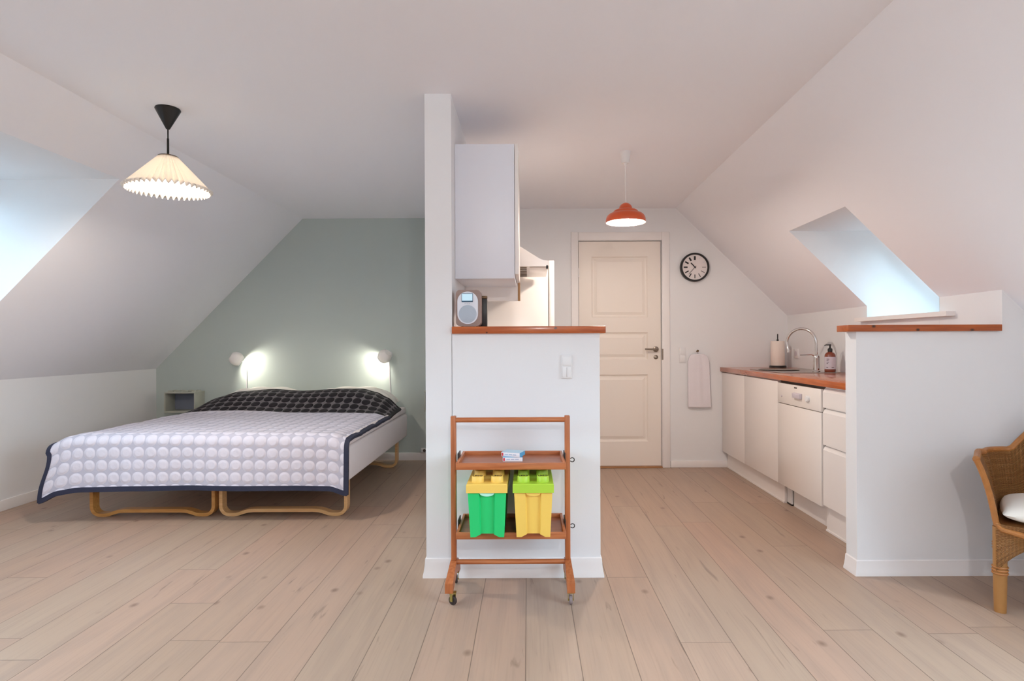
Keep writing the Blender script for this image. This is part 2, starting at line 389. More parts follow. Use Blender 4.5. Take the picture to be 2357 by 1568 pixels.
def struct(name, bm, mat, label=None, cat=None, loc=None, **kw):
    return tag(obj(name, bm, mat, None, loc, **kw), label, cat, kind='structure')
def text_mesh(name, s, size, mat, parent, M4, depth=0.0006):
    cu = bpy.data.curves.new(name, 'FONT'); cu.body = s; cu.size = size; cu.align_x = 'CENTER'; cu.align_y = 'CENTER'; cu.extrude = depth
    t = bpy.data.objects.new(name, cu); COL.objects.link(t)
    bpy.context.view_layer.update()
    me = bpy.data.meshes.new_from_object(t.evaluated_get(bpy.context.evaluated_depsgraph_get()))
    bpy.data.objects.remove(t); bpy.data.curves.remove(cu)
    me.transform(M4); me.name = name
    o = bpy.data.objects.new(name, me); COL.objects.link(o)
    if parent is not None:
        o.parent = parent; me.transform(Matrix.Translation(-worldloc(parent))); WL[o.name] = worldloc(parent)
    me.materials.clear(); me.materials.append(mat)
    return o

# ------------------------------------------------------------------ room shell
ZC = 2.37
def XL(Z): return -2.20 - (ZC - Z) * 0.984
def XR(Y, Z): return 1.345 - 0.012 * (5.48 - Y) + 1.03 * (ZC + 0.01 - Z)
def XK(Y): return 2.372 - 0.018 * (5.48 - Y)
YB, YK, YP, YF = 5.87, 5.48, 2.94, -2.6
ZLK = 0.907
bm = nb(); box(bm, -3.9, 3.1, YF - .1, 6.0, -0.12, 0)
struct('floor', bm, M['floor'], 'whitewashed pine plank floor across the whole attic flat', 'floor')
bm = nb(); box(bm, -2.3, 1.5, YF - .1, 6.0, ZC, ZC + 0.1)
struct('ceiling', bm, M['ceil'], 'flat white ceiling between the two sloping ceilings', 'ceiling')

def slope(name, xf, y0, y1, zlo, holes, label, sgn):
    """holes: (ya, yb, zt, zb).  xf(Y,Z) gives the plane"""
    bm = nb()
    ys = sorted({y0, y1} | {h[0] for h in holes} | {h[1] for h in holes})
    for a, b in zip(ys, ys[1:]):
        hs = [h for h in holes if h[0] <= a and h[1] >= b]
        top = ZC + 0.02
        if hs:
            h = hs[0]; spans = [(top, h[2])]
            if h[3] > zlo: spans.append((h[3], zlo))
        else: spans = [(top, zlo)]
        for zt, zb in spans:
            vs = [bm.verts.new((xf(y, z), y, z)) for y, z in ((a, zt), (b, zt), (b, zb), (a, zb))]
            bm.faces.new(vs)
    o = struct(name, bm, M['ceil'], label, 'sloping ceiling', smooth=False)
    return o
XLf = lambda Y, Z: XL(Z)
WLH = [(2.38, 3.575, 2.135, 1.12), (-0.4, 1.45, 2.135, 1.12)]
slope('ceiling_left', XLf, YF, YB + .05, ZLK - .02, WLH, 'white sloping ceiling on the bedroom side with a large skylight', -1)
KZ = 1.31
slope('ceiling_right', XR, YF, YK + .05, ZLK - .05, [(3.40, 4.15, 1.912, 0.0), (-0.1, 1.7, 2.1, 1.05)], 'white sloping ceiling above the kitchen sink with a small skylight', 1)

def skylight(n, xf, ya, yb, zt, zb, depth, sgn, label, knee=None, gm='glass'):
    """deep light shaft: horizontal top reveal, cheeks, bottom reveal, framed glass in the outer roof plane"""
    k = depth * 1.43 * sgn
    t = thing('window_%d' % n, label, 'skylight', (xf((ya + yb) / 2, zb), (ya + yb) / 2, zb), kind='structure')
    bm = nb(); e = 0.0008
    def prof(y):
        p = [(xf(y, zt), zt), (xf(y, zt) + k, zt), (xf(y, zb) + k, zb)]
        if knee: p += [(knee(y), zb), (knee(y), ZC + .01 - (knee(y) - 1.345 + 0.012 * (5.48 - y)) / 1.03)]
        else: p += [(xf(y, zb), zb)]
        return p
    A = [bm.verts.new((x, ya, z)) for x, z in prof(ya)]; B = [bm.verts.new((x, yb, z)) for x, z in prof(yb)]
    bm.faces.new(A); bm.faces.new(B[::-1])
    bm.faces.new((A[0], B[0], B[1], A[1])); bm.faces.new((A[2], B[2], B[3], A[3]))
    obj('reveal', bm, M['white'], t, smooth=False)
    # frame bars in outer plane
    bm = nb(); fw = 0.06
    for y0, y1 in ((ya, ya + fw), (yb - fw, yb)):
        ym = (y0 + y1) / 2
        vs = [(xf(ym, zt) + k, zt), (xf(ym, zt) + k + .05 * sgn, zt), (xf(ym, zb) + k + .05 * sgn, zb), (xf(ym, zb) + k, zb)]
        prism(bm, vs, 'y', y0, y1)
    for z0, z1 in ((zt - fw, zt), (zb, zb + fw)):
        ym = (ya + yb) / 2
        vs = [(xf(ym, z1) + k, z1), (xf(ym, z1) + k + .05 * sgn, z1), (xf(ym, z0) + k + .05 * sgn, z0), (xf(ym, z0) + k, z0)]
        prism(bm, vs, 'y', ya, yb)
    obj('frame', bm, M['trim'], t, smooth=False)
    bm = nb(); g = 0.03 * sgn; ym = (ya + yb) / 2
    vs = [(xf(ym, zt) + k + g, zt), (xf(ym, zt) + k + g + .006 * sgn, zt), (xf(ym, zb) + k + g + .006 * sgn, zb), (xf(ym, zb) + k + g, zb)]
    prism(bm, vs, 'y', ya, yb)
    obj('pane', bm, M[gm], t, smooth=False)
    zc = (zt + zb) / 2; c = Vector((xf(ym, zc) + k + .09 * sgn, ym, zc))
    portal(c, (-sgn, 0, -1), yb - ya, (zt - zb) * 1.43)
    return t
skylight(1, XLf, *WLH[0], 0.52, -1, 'large skylight in the left sloping ceiling behind the pleated lamp', gm='glassl')
skylight(2, XLf, *WLH[1], 0.30, -1, 'unseen left skylight added beside the viewer to light the front room')  # out of view, added to brighten the front room
skylight(3, XR, -0.1, 1.7, 2.1, 1.05, 0.30, 1, 'unseen right skylight added beside the viewer to light the front room')  # second unseen skylight, put in for front-room daylight
skylight(4, XR, 3.40, 4.15, 1.912, KZ, 0.40, 1, 'small skylight shaft above the kitchen sink', knee=XK, gm='glassk')

# left knee wall, bedroom wall, kitchen back wall with door opening
bm = nb(); box(bm, -3.76, -3.64, YF, YB + .1, 0, ZLK)
struct('wall_left', bm, M['white'], 'low white knee wall along the left side of the bedroom', 'wall')
bm = nb(); prism(bm, [(-3.76, 0), (-.45, 0), (-.45, ZC + .03), (XL(ZC) - .02, ZC + .03), (-3.70, ZLK - .02), (-3.76, ZLK - .02)], 'y', YB, YB + .12)
struct('wall_back', bm, M['green'], 'sage green gable wall behind the bed', 'wall')
DX0, DX1, DZ = 0.465, 1.222, 2.075
bm = nb()
prism(bm, [(-.372, 0), (DX0, 0), (DX0, ZC + .03), (-.372, ZC + .03)], 'y', YK, YK + .12)
prism(bm, [(DX0, DZ), (DX1, DZ), (DX1, ZC + .03), (DX0, ZC + .03)], 'y', YK, YK + .12)
prism(bm, [(DX1, 0), (2.9, 0), (2.9, ZLK), (XR(YK, ZC) , ZC + .03), (DX1, ZC + .03)], 'y', YK, YK + .12)
box(bm, DX0 - .01, DX1 + .01, YK + .075, YK + .12, 0, DZ + .01)
struct('wall_back_kitchen', bm, M['white'], 'white wall at the end of the kitchen around the door', 'wall', smooth=False)
# kitchen knee wall (furred out), notch at skylight
bm = nb()
def kw(y0, y1, zt=None):
    A = []
    for y in (y0, y1):
        z = zt if zt else ZC + .01 - (XK(y) - 1.345 + 0.012 * (5.48 - y)) / 1.03
        A.append([(XK(y), 0), (XR(y, z) + .28 if zt else XR(y, z) + .02, 0), (XR(y, z) + .28 if zt else XR(y, z) + .02, z), (XK(y), z)])
    a = [bm.verts.new((x, y0, z)) for x, z in A[0]]; b = [bm.verts.new((x, y1, z)) for x, z in A[1]]
    rings(bm, [a, b])
kw(3.04, 3.398); kw(3.399, 4.151, KZ - .002); kw(4.152, YK)
struct('wall_right_kitchen', bm, M['white'], 'white knee wall behind the kitchen sink under the skylight', 'wall', smooth=False)
bm = nb(); box(bm, 2.86, 2.98, YF, 3.05, 0, .92)
struct('wall_right', bm, M['white'], 'low knee wall on the right of the front room', 'wall')
# partition: divider + half wall
bm = nb(); box(bm, -.502, -.372, YP, YB + .02, 0, ZC + .01)
struct('wall_middle', bm, M['white'], 'narrow full height partition wall between bedroom and kitchen', 'wall')
bm = nb(); box(bm, -.374, .352, YP, YP + .10, 0, 1.193)
struct('wall_middle_low', bm, M['white'], 'white half height wall behind the trolley', 'wall')
bm = nb()
xe = XK(YP); ze = ZC + .01 - (xe - XR(YP, ZC + .01)) / 1.03
prism(bm, [(1.61, 0), (2.95, 0), (2.95, .85), (XR(YP, .9) + .02, .9), (xe + .02, ze), (xe, ze), (xe, 1.195), (1.61, 1.195)], 'y', YP, YP + .10)
struct('wall_right_low', bm, M['white'], 'white half height wall on the right in front of the sink', 'wall', smooth=False)
# rear wall behind the viewer
bm = nb(); yr0, yr1 = YF - .12, YF
prism(bm, [(-3.7, 0), (2.95, 0), (2.95, .85), (1.36, ZC + .03), (-2.2, ZC + .03), (-3.7, .9)], 'y', yr0, yr1)
struct('wall_front', bm, M['white'], 'white gable wall behind the viewer', 'wall', smooth=False)

# baseboards
def bb(name, segs, h, th, label):
    bm = nb()
    for (x0, x1, y0, y1) in segs: box(bm, x0, x1, y0, y1, 0, h, 0.003)
    return struct(name, bm, M['trim'], label, 'baseboard')
bb('baseboard_left', [(-3.641, -3.628, YF, YB)], .075, .013, 'white baseboard along the left knee wall')
bb('baseboard_back', [(-3.63, -.50, YB - .013, YB + .001)], .075, .013, 'white baseboard under the green wall')
bb('baseboard_kitchen', [(1.30, 1.82, YK - .012, YK + .001)], .06, .012, 'low white baseboard beside the kitchen door')
bm = nb()
def cove(bm, path, h, th):
    prof = [(0, h), (th * .35, h - .004), (th * .5, h * .6), (th * .75, h * .3), (th, h * .12), (th, 0), (0, 0)]
    R = []
    for (x, y, nx, ny) in path: R.append([bm.verts.new((x + nx * d, y + ny * d, z)) for d, z in prof])
    rings(bm, R)
cove(bm, [(-.502, 5.8, -1, 0), (-.502, YP, -1, -1), (.352, YP, 1, -1), (.352, YP + .10, 1, 0)], .095, .016)
struct('baseboard_middle', bm, M['trim'], 'white moulded baseboard wrapped around the middle half wall', 'baseboard')
bm = nb()
cove(bm, [(1.61, YP + .10, -1, 0), (1.61, YP, -1, -1), (2.85, YP, 0, -1)], .075, .016)
struct('baseboard_right', bm, M['trim'], 'white baseboard at the foot of the right half wall', 'baseboard')
# skylight sill board of the kitchen window
bm = nb(); 
a = [bm.verts.new((XK(y) + dx, y, z)) for y, dx, z in ((3.27, -.05, 1.284), (3.27, .01, 1.284), (3.27, .01, KZ), (3.27, -.05, KZ))]
b = [bm.verts.new((XK(y) + dx, y, z)) for y, dx, z in ((4.22, -.05, 1.284), (4.22, .01, 1.284), (4.22, .01, KZ), (4.22, -.05, KZ))]
rings(bm, [a, b])
struct('trim_1', bm, M['trim'], 'white window sill board under the kitchen skylight', 'window sill', smooth=False)
bm = nb(); box(bm, DX0, DX1, YK - .03, YK + .05, 0, .012, .002)
struct('trim_2', bm, M['thresh'], 'oak threshold strip under the kitchen door', 'threshold')

# ------------------------------------------------------------------ door
t = thing('door_1', 'cream three panel door at the end of the kitchen', 'door', ((DX0 + DX1) / 2, YK, 0), kind='structure')
bm = nb()
x0, x1, yf, yb_ = DX0 + .004, DX1 - .004, YK + .012, YK + .052
px0, px1 = .585, 1.10
pan = [(1.372, 1.932), (.985, 1.237), (.235, .85)]
box(bm, x0, px0, yf, yb_, .014, DZ - .005); box(bm, px1, x1, yf, yb_, .014, DZ - .005)
zs = [.014] + [z for p in reversed(pan) for z in p] + [DZ - .005]
for i in range(0, len(zs), 2): box(bm, px0, px1, yf, yb_, zs[i], zs[i + 1])
for z0, z1 in pan:
    def ring(i, d): return [bm.verts.new((x, yf + d, z)) for x, z in ((px0 + i, z0 + i), (px1 - i, z0 + i), (px1 - i, z1 - i), (px0 + i, z1 - i))]
    rr = [ring(0, 0), ring(.012, .012), ring(.024, .013), ring(.05, .004)]
    rings(bm, rr, False, True)
obj('leaf', bm, M['doorp'], t, smooth=False, double=False)
bm = nb()
cx0, cx1, cz = .398, 1.295, 2.152
for a, b, c, d in ((cx0, DX0 - .002, 0, cz), (DX1 + .002, cx1, 0, cz)): box(bm, a, b, YK - .018, YK + .001, c, d, .004)
box(bm, DX0 - .002, DX1 + .002, YK - .018, YK + .001, DZ + .002, cz, .004)
obj('casing', bm, M['trim'], t)
hx, hz = 1.171, 1.081
bm = nb(); lathe(bm, [(.026, 0), (.026, .008), (.022, .011), (0.011, .012)], (hx, yf, hz), (0, -1, 0), 24)
tube(bm, [(hx, yf - .01, hz), (hx, yf - .045, hz), (hx - .012, yf - .055, hz), (hx - .05, yf - .055, hz), (hx - .108, yf - .053, hz + .002)], [.010, .010, .0095, .0085, .0075], 12)
obj('handle', bm, M['nickel'], t, label='satin nickel lever handle')
bm = nb(); lathe(bm, [(.02, 0), (.02, .007), (.016, .010), (.008, .012)], (hx, yf, 1.008), (0, -1, 0), 24); obj('key_rosette', bm, M['nickel'], t)
bm = nb(); box(bm, DX1 - .003, DX1 + .012, YK - .020, YK - .017, .985, 1.085); obj('strike_plate', bm, M['nickel'], t)
for z in (1.78, .30):
    bm = nb(); cyl(bm, (DX0 + .001, YK - .02, z - .04), (DX0 + .001, YK - .02, z + .04), .006, n=12); obj('hinge', bm, M['trim'], t)

# ------------------------------------------------------------------ shelves on the half walls
bm = nb(); box(bm, -.371, .380, 2.92, 3.10, 1.193, 1.228, .003)
tag(obj('wall_cap_shelf', bm, M['shelf'], None, (0, 0, 0)), 'reddish pine shelf board on the half wall under the radio', 'shelf', 'pine boards capping the half walls')
bm = nb(); box(bm, 1.561, 2.312, 2.92, 3.032, 1.195, 1.227, .003)
tag(obj('wall_cap_shelf', bm, M['shelfr'], None, (0, 0, 0)), 'knotty pine shelf board capping the right half wall', 'shelf', 'pine boards capping the half walls')
for o in [o for o in COL.objects if o.name.startswith('wall_cap_shelf')]: o['kind'] = 'thing'

# ------------------------------------------------------------------ switches and sockets
def switch(name, label, cat, x0, x1, z0, z1, y, rockers):
    t = thing(name, label, cat, ((x0 + x1) / 2, y, z0))
    bm = nb(); box(bm, x0, x1, y - .009, y, z0, z1, .002); obj('plate', bm, M['plastic'], t)
    for (a, b, c, d, nm) in rockers:
        bm = nb(); box(bm, lerp(x0, x1, a), lerp(x0, x1, b), y - .013, y - .008, lerp(z0, z1, c), lerp(z0, z1, d), .0015); obj(nm, bm, M['plastic'], t)
    return t
switch('light_switch', 'white switch panel with rockers on the half wall above the trolley', 'switch', .163, .216, .972, 1.086, YP,
       [(.1, .485, .06, .48, 'rocker'), (.515, .9, .06, .48, 'rocker'), (.1, .9, .54, .94, 'blank_plate')])
switch('light_switch', 'white double switch on the wall between the door and the towel', 'switch', 1.382, 1.441, .955, 1.096, YK,
       [(.12, .88, .54, .94, 'rocker'), (.12, .88, .06, .46, 'rocker')])
t = thing('wall_socket', 'small white socket on the wall behind the kitchen tap', 'socket', (XK(5.28), 5.28, 1.0))
bm = nb(); box(bm, XK(5.28) - .01, XK(5.28) + .004, 5.24, 5.32, 1.0, 1.08, .002); obj('plate', bm, M['plastic'], t)
bm = nb(); cyl(bm, (XK(5.28) - .011, 5.28, 1.04), (XK(5.28) - .009, 5.28, 1.04), .022, n=20); obj('outlet', bm, M['label'], t)
t = thing('wall_socket', 'white socket box above the baseboard to the right of the bed', 'socket', (-1.01, YB, .08))
bm = nb(); box(bm, -1.045, -.965, YB - .035, YB, .078, .122, .004); obj('housing', bm, M['plastic'], t)
bm = nb(); cyl(bm, (-1.012, YB - .036, .10), (-1.012, YB - .030, .10), .014, n=20); obj('outlet', bm, M['gap'], t)

# ------------------------------------------------------------------ beds
def bent_frame(bm, xa, xb, y, wd, ztop):
    r = .055; t_ = .022; h = t_ / 2; pts = []
    pts += [(xa + h, ztop), (xa + h, r + h)]
    for k in range(1, 7): a = pi + k * pi / 12; pts.append((xa + h + r + r * cos(a), r + h + r * sin(a)))
    pts += [(xa + .10, h), (xa + .125, h + .003), (xa + .155, h + .014), (xa + .19, h + .024), (xa + .23, h + .027)]
    L = pts[:]; Rr = [(xa + xb - x, z) for x, z in reversed(pts)]
    P = L + Rr; nrm = []
    for i, p in enumerate(P):
        a = P[max(i - 1, 0)]; b = P[min(i + 1, len(P) - 1)]; d = Vector((b[0] - a[0], 0, b[1] - a[1])).normalized()
        nrm.append((-d.z, 0, d.x))
    ribbon(bm, [(x, y, z) for x, z in P], (0, 1, 0), nrm, wd, t_)
BY0, BY1 = 3.88, 5.73
def bed(x0, x1, lx0, lx1, label, lm):
    t = thing('single_bed', label, 'bed', ((x0 + x1) / 2, (BY0 + BY1) / 2, 0), 'twin beds pushed together')
    bm = nb(); box(bm, x0, x1, BY0, BY1, .258, .478, .02, 3); obj('box_mattress', bm, M['mattress'], t)
    bm = nb(); box(bm, x0 + .006, x1 - .006, BY0 + .01, BY1 - .01, .479, .54, .026, 4); obj('mattress_topper', bm, M['mattress'], t)
    for y in (4.02, 5.55):
        bm = nb(); bent_frame(bm, lx0, lx1, y, .06, .259); obj('leg_frame', bm, lm, t)
    for y in (4.02, 5.55):
        for x in (lx0 + .012, lx1 - .012):
            bm = nb(); box(bm, x - .026, x + .026, y - .04, y + .04, .238, .2575, .004); obj('bracket', bm, M['plastic'], t)
    return t
bed(-2.955, -2.060, -2.921, -2.088, 'left single bed of the pair on orange bent wood legs, under the quilt', M['birch'])
bed(-2.050, -1.155, -2.060, -1.206, 'right single bed of the pair with its bare white side showing beside the partition', M['birchl'])

# pillows
def pillow(cx, label, hw):
    bm = nb(); cy, hd, z0, hz_ = 5.60, .185, .541, .205
    n, m = 40, 24
    def f(u, v):
        a, b = u * 2 - 1, v * 2 - 1
        e = max(0, (1 - abs(a) ** 3.2)) ** .55 * max(0, (1 - abs(b) ** 3.0)) ** .55
        return Vector((cx + a * hw * (1 + .02 * sin(9 * b)), cy + b * hd * (1 + .015 * sin(11 * a)), 0)), e
    T = [[bm.verts.new(f(i / n, j / m)[0] + Vector((0, 0, z0 + .045 + .155 * f(i / n, j / m)[1] * (1 + .03 * sin(7 * i / n * 3 + j * .4))))) for j in range(m + 1)] for i in range(n + 1)]
    B = [[bm.verts.new(f(i / n, j / m)[0] + Vector((0, 0, z0 + .045 - .044 * f(i / n, j / m)[1]))) for j in range(m + 1)] for i in range(n + 1)]
    for G, s in ((T, 1), (B, -1)):
        for i in range(n):
            for j in range(m):
                q = (G[i][j], G[i + 1][j], G[i + 1][j + 1], G[i][j + 1]); bm.faces.new(q if s > 0 else q[::-1])
    return tag(obj('pillow', bm, M['pillow'], None, (cx, cy, z0), angle=80), label, 'pillow', 'pillows under the quilt')
pillow(-2.44, 'white pillow at the head of the left bed below the left wall lamp', .385)
pillow(-1.63, 'white pillow at the head of the right bed below the right wall lamp', .385)

# quilt
QX0, QX1 = -3.08, -1.163
HEAD = [(-3.08, .50), (-2.95, .55), (-2.80, .652), (-2.63, .700), (-2.32, .722), (-2.05, .704), (-1.71, .722), (-1.50, .720), (-1.38, .690), (-1.28, .640), (-1.163, .540)]
FLAT = [(-3.08, .500), (-2.98, .545), (-2.88, .560), (-2.5, .566), (-1.5, .564), (-1.27, .556), (-1.163, .525)]
QSEAM, QEND = 5.02, 5.455
random.seed(3)
def wob(x, s): return .5 * sin(x * 7.1 + s) + .3 * sin(x * 13.7 + 2 * s) + .2 * sin(x * 29 + 3 * s)
def qpt(u, s):
    """u across 0..1, s = arc length from the foot hem (metres)"""
    X = lerp(QX0, QX1, u); ft = pw(FLAT, X)
    drop = .345; yedge = BY0 - .022; r = .055
    flare = max(0, (.12 - u) / .12)
    if s < drop - r:
        tt = 1 - s / (drop - r)
        z = ft - r - (drop - r) * tt * (1 + .05 * flare + .01 * wob(X, 1)); 
        y = yedge + r * 0 - .012 - .02 * tt * (.6 + .6 * wob(X, 2)) - .02 * flare * tt
        return Vector((X - .035 * flare * tt ** 1.5 + .012 * sin(tt * 5 + 1) * flare - .010 * tt * max(0, u - .8) * 0, y, z))
    arc = r * pi / 2; s2 = s - (drop - r)
    if s2 < arc:
        a = s2 / r
        return Vector((X, yedge - .012 + r * (1 - cos(a)), ft - r + r * sin(a)))
    y = yedge - .012 + r + (s2 - arc)
    z = ft + .004 * wob(X + y * 2, 4) 
    if y > QSEAM - .05:
        k = min(1, (y - (QSEAM - .05)) / (QEND - .06 - QSEAM + .05)); k = k * k * (3 - 2 * k)
        k = k * .75 + .25 * min(1, (y - (QSEAM - .05)) / (QEND - QSEAM))
        z = lerp(z, pw(HEAD, X) + .003, min(1, k))
    return Vector((X, y, z))
S_TOP0 = (.345 - .055) + .055 * pi / 2
def s_of_y(y): return S_TOP0 + (y - (BY0 - .022 - .012 + .055))
S1, S2 = s_of_y(QSEAM), s_of_y(QEND)
def seam(u): return S1 + .03 * sin(u * 5.0 + .5) - .02 * u
t = thing('bedspread', 'quilted bedspread with pale dots and a black dotted head end over both beds', 'bedspread', (-2.1, 4.7, .545))
bm = nb(); grid(bm, 150, 130, lambda u, v: qpt(u, v * seam(u)), lambda u, v: (u * (QX1 - QX0), v * S1 + .043)); obj('pale_panel', bm, M['quilt'], t, solid=.014, angle=80, recalc=False, label='pale lilac white dotted main panel')
bm = nb(); grid(bm, 150, 50, lambda u, v: qpt(u, lerp(seam(u), S2, v)), lambda u, v: (u * (QX1 - QX0), v * (S2 - S1))); obj('dark_panel', bm, M['quiltd'], t, solid=.014, angle=80, recalc=False, label='black head panel with grey star gaps')
def binding(name, P, inward, wd, mat):
    bm = nb(); nrm = []
    for i, p in enumerate(P):
        a = P[max(0, i - 1)]; b = P[min(len(P) - 1, i + 1)]; d = (b - a).normalized(); nrm.append(d.cross(inward[i]).normalized())
    ribbon(bm, P, inward, nrm, wd, .02); return obj(name, bm, mat, t, angle=50)
def inw(P, Q): return [(q - p).normalized() for p, q in zip(P, Q)]
N = 90
P = [qpt(i / N, .006) for i in range(N + 1)]; binding('foot_binding', P, inw(P, [qpt(i / N, .05) for i in range(N + 1)]), .032, M['navy'])
for u, u2, nm in ((.002, .02, 'side_binding'), (.998, .98, 'side_binding')):
    P = [qpt(u, i / N * S1) for i in range(N + 1)]; binding(nm, P, inw(P, [qpt(u2, i / N * S1) for i in range(N + 1)]), .030, M['navy'])
    P = [qpt(u, lerp(S1, S2, i / 24)) for i in range(25)]; binding('dark_side_binding', P, inw(P, [qpt(u2, lerp(S1, S2, i / 24)) for i in range(25)]), .026, M['blackb'])
P = [qpt(i / N, S2 - .004) for i in range(N + 1)]; binding('head_binding', P, inw(P, [qpt(i / N, S2 - .04) for i in range(N + 1)]), .026, M['blackb'])

# ------------------------------------------------------------------ wall cubbies beside the bed
def cubby(x0, x1, label):
    y0, y1, z0, z1 = 5.70, YB, .492, .690
    t = thing('wall_cubby', label, 'wall shelf', ((x0 + x1) / 2, y1, z0), 'studded cubby shelves beside the beds')
    bm = nb(); th = .013
    box(bm, x0, x1, y0, y1, z1 - th, z1, .003); box(bm, x0, x1, y0, y1, z0, z0 + .018, .003)
    box(bm, x0, x0 + th, y0, y1, z0 + .01, z1 - .005, .003); box(bm, x1 - th, x1, y0, y1, z0 + .01, z1 - .005, .003)
    obj('case', bm, M['cubby'], t)
    bm = nb(); box(bm, x0 + th, x1 - th, y1 - .012, y1 - .001, z0 + .018, z1 - th); obj('back_panel', bm, M['cubbyin'], t)
    for i in range(4):
        for j in range(2):
            bm = nb(); cx = lerp(x0, x1, (i + .5) / 4); cy = lerp(y0, y1, (j + .5) / 2)
            lathe(bm, [(.024, 0), (.024, .011), (.022, .013)], (cx, cy, z1 - .001), n=20); obj('stud', bm, M['cubby'], t)
    return t
cubby(-3.462, -3.166, 'grey green open cubby with studs on top to the left of the beds')
cubby(-.99, -.69, 'grey green open cubby half hidden by the partition to the right of the beds')

# ------------------------------------------------------------------ wall lamps
def wall_lamp(cx, cz, d, label, cordx, cz1):
    cy = YB - .115
    t = thing('wall_lamp', label, 'wall lamp', (cx, YB, cz), 'white ball reading lamps above the beds')
    ax = Vector(d).normalized()
    bm = nb(); R = .066; prof = []
    for k in range(0, 13):
        a = radians(-58 + k * (58 + 42) / 12); prof.append((R * cos(a), R * sin(a)))
    inn = [(r * .93, z * .93) for r, z in reversed(prof)]
    lathe(bm, prof + [(prof[-1][0] * .94, prof[-1][1])] + inn[:-1] + [(.002, inn[-1][1])], (cx, cy, cz), ax, 32, True, True)
    obj('lamp_head', bm, M['lampw'], t)
    bm = nb(); lathe(bm, [(prof[-1][0] + .001, 0), (prof[-1][0] + .003, .004), (prof[-1][0] - .006, .008), (prof[-1][0] - .01, .002)], Vector((cx, cy, cz)) + ax * prof[-1][1], ax, 32, closed=True); obj('rim', bm, M['plastic'], t)
    bm = nb(); lathe(bm, [(.032, 0), (.032, .012), (.026, .016), (.012, .017), (.008, .05)], (cx - ax.x * .03, YB, cz + .012), (0, -1, 0), 24); obj('wall_mount', bm, M['plastic'], t)
    bm = nb(); tube(bm, [(cx, YB - .02, cz - .02), (cordx, YB - .012, cz - .06), (cordx + .002, YB - .010, cz - .2), (cz1, YB - .010, .57)], .0032, 8); obj('cord', bm, M['label'], t)
    bp = Vector((cx, cy, cz)) + ax * .02
    bm = nb(); lathe(bm, [(.001, -.02), (.014, -.014), (.02, 0), (.014, .014), (.001, .02)], bp, ax, 16); obj('bulb', bm, M['bulb'], t)
    light('reading_bulb', 'SPOT', Vector((cx, cy, cz)) + ax * .046, 2.7, (1.0, 0.94, 0.80), t, direction=ax, spot_size=radians(165), spot_blend=0.7, shadow_soft_size=0.025)
wall_lamp(-2.80, 1.005, (.72, .42, -.50), 'white ball wall lamp above the left bed, shining to the right', -2.752, -2.75)
wall_lamp(-1.375, 1.022, (-.66, .42, -.60), 'white ball wall lamp above the right bed, shining to the left', -1.355, -1.34)

# ------------------------------------------------------------------ pleated pendant over the bed
px_, py_ = -1.862, 3.11
t = thing('pleated_pendant_lamp', 'white pleated pendant lamp with black cone canopy hanging by the left skylight', 'pendant lamp', (px_, py_, 1.95))
bm = nb(); lathe(bm, [(.058, 0), (.060, -.006), (.054, -.018), (.009, -.106), (.004, -.108)], (px_, py_, ZC), n=40); obj('canopy', bm, M['blackm'], t, label='black cone ceiling canopy')
bm = nb(); cyl(bm, (px_, py_, ZC - .105), (px_, py_, 2.10), .0035, n=10); obj('cord', bm, M['black'], t)
bm = nb(); cyl(bm, (px_, py_, 2.215), (px_, py_, 2.115), .0055, n=12); obj('stem', bm, M['blackm'], t)
bm = nb(); lathe(bm, [(.046, .0), (.047, .004), (.043, .006), (.012, .006), (.006, .012)], (px_, py_, 2.118), n=32); obj('top_ring', bm, M['bronze'], t, label='thin dark ring at the top of the shade')
bm = nb(); NP = 46; nn = NP * 4; R = []
for k in range(9):
    q = k / 8; z = lerp(2.120, 1.945, q); ring_ = []
    for j in range(nn):
        a = 2 * pi * j / nn; zig = abs(((j / 4) % 1) * 2 - 1) * 2 - 1
        r = lerp(.044, .200, q) + zig * lerp(.0015, .009, q); zz = z + (zig * .008 if k == 8 else 0)
        ring_.append(bm.verts.new((px_ + r * cos(a), py_ + r * sin(a), zz)))
    R.append(ring_)
rings(bm, R, False, False); obj('lamp_shade', bm, M['cloth'], t, solid=.0012, angle=20)
bm = nb(); lathe(bm, [(.001, -.035), (.02, -.03), (.03, -.005), (.02, .025), (.013, .05)], (px_, py_, 2.03), n=20); obj('bulb', bm, M['bulb'], t)
light('pendant_bulb', 'POINT', (px_, py_, 1.985), 23.0, (1.0, 0.87, 0.73), t, shadow_soft_size=0.045)

# ------------------------------------------------------------------ orange pendant in the kitchen
ox, oy = .632, 3.85
t = thing('tiered_pendant_lamp', 'orange three tiered pendant lamp hanging in front of the kitchen door', 'pendant lamp', (ox, oy, 1.915))
bm = nb(); lathe(bm, [(.034, 0), (.034, -.004), (.026, -.072), (.012, -.076), (.006, -.09)], (ox, oy, ZC), n=32); obj('canopy', bm, M['plastic'], t, label='white cup shaped ceiling canopy')
bm = nb(); cyl(bm, (ox, oy, ZC - .07), (ox, oy, 2.04), .0028, n=10); obj('cord', bm, M['plastic'], t)
prof = [(.005, .128)]
for k in range(1, 7): a = k / 6 * radians(80); prof.append((.043 * sin(a), .085 + .043 * cos(a)))
prof += [(.043, .086)]
for k in range(1, 6): a = k / 5 * radians(75); prof.append((.046 + .036 * sin(a), .062 + .024 * cos(a)))
prof += [(.082, .062)]
for k in range(1, 7): a = k / 6 * radians(85); prof.append((.084 + .043 * sin(a), .014 + .048 * cos(a)))
prof += [(.127, .006), (.126, 0)]
bm = nb(); inn = [(max(.003, r - .003), z - .003) for r, z in reversed(prof)]; inn[0] = (.123, .0005)
lathe(bm, prof, (ox, oy, 1.915), n=48, cap0=True, cap1=False); obj('lamp_shade', bm, M['orange'], t, label='orange enamel shade of three domes')
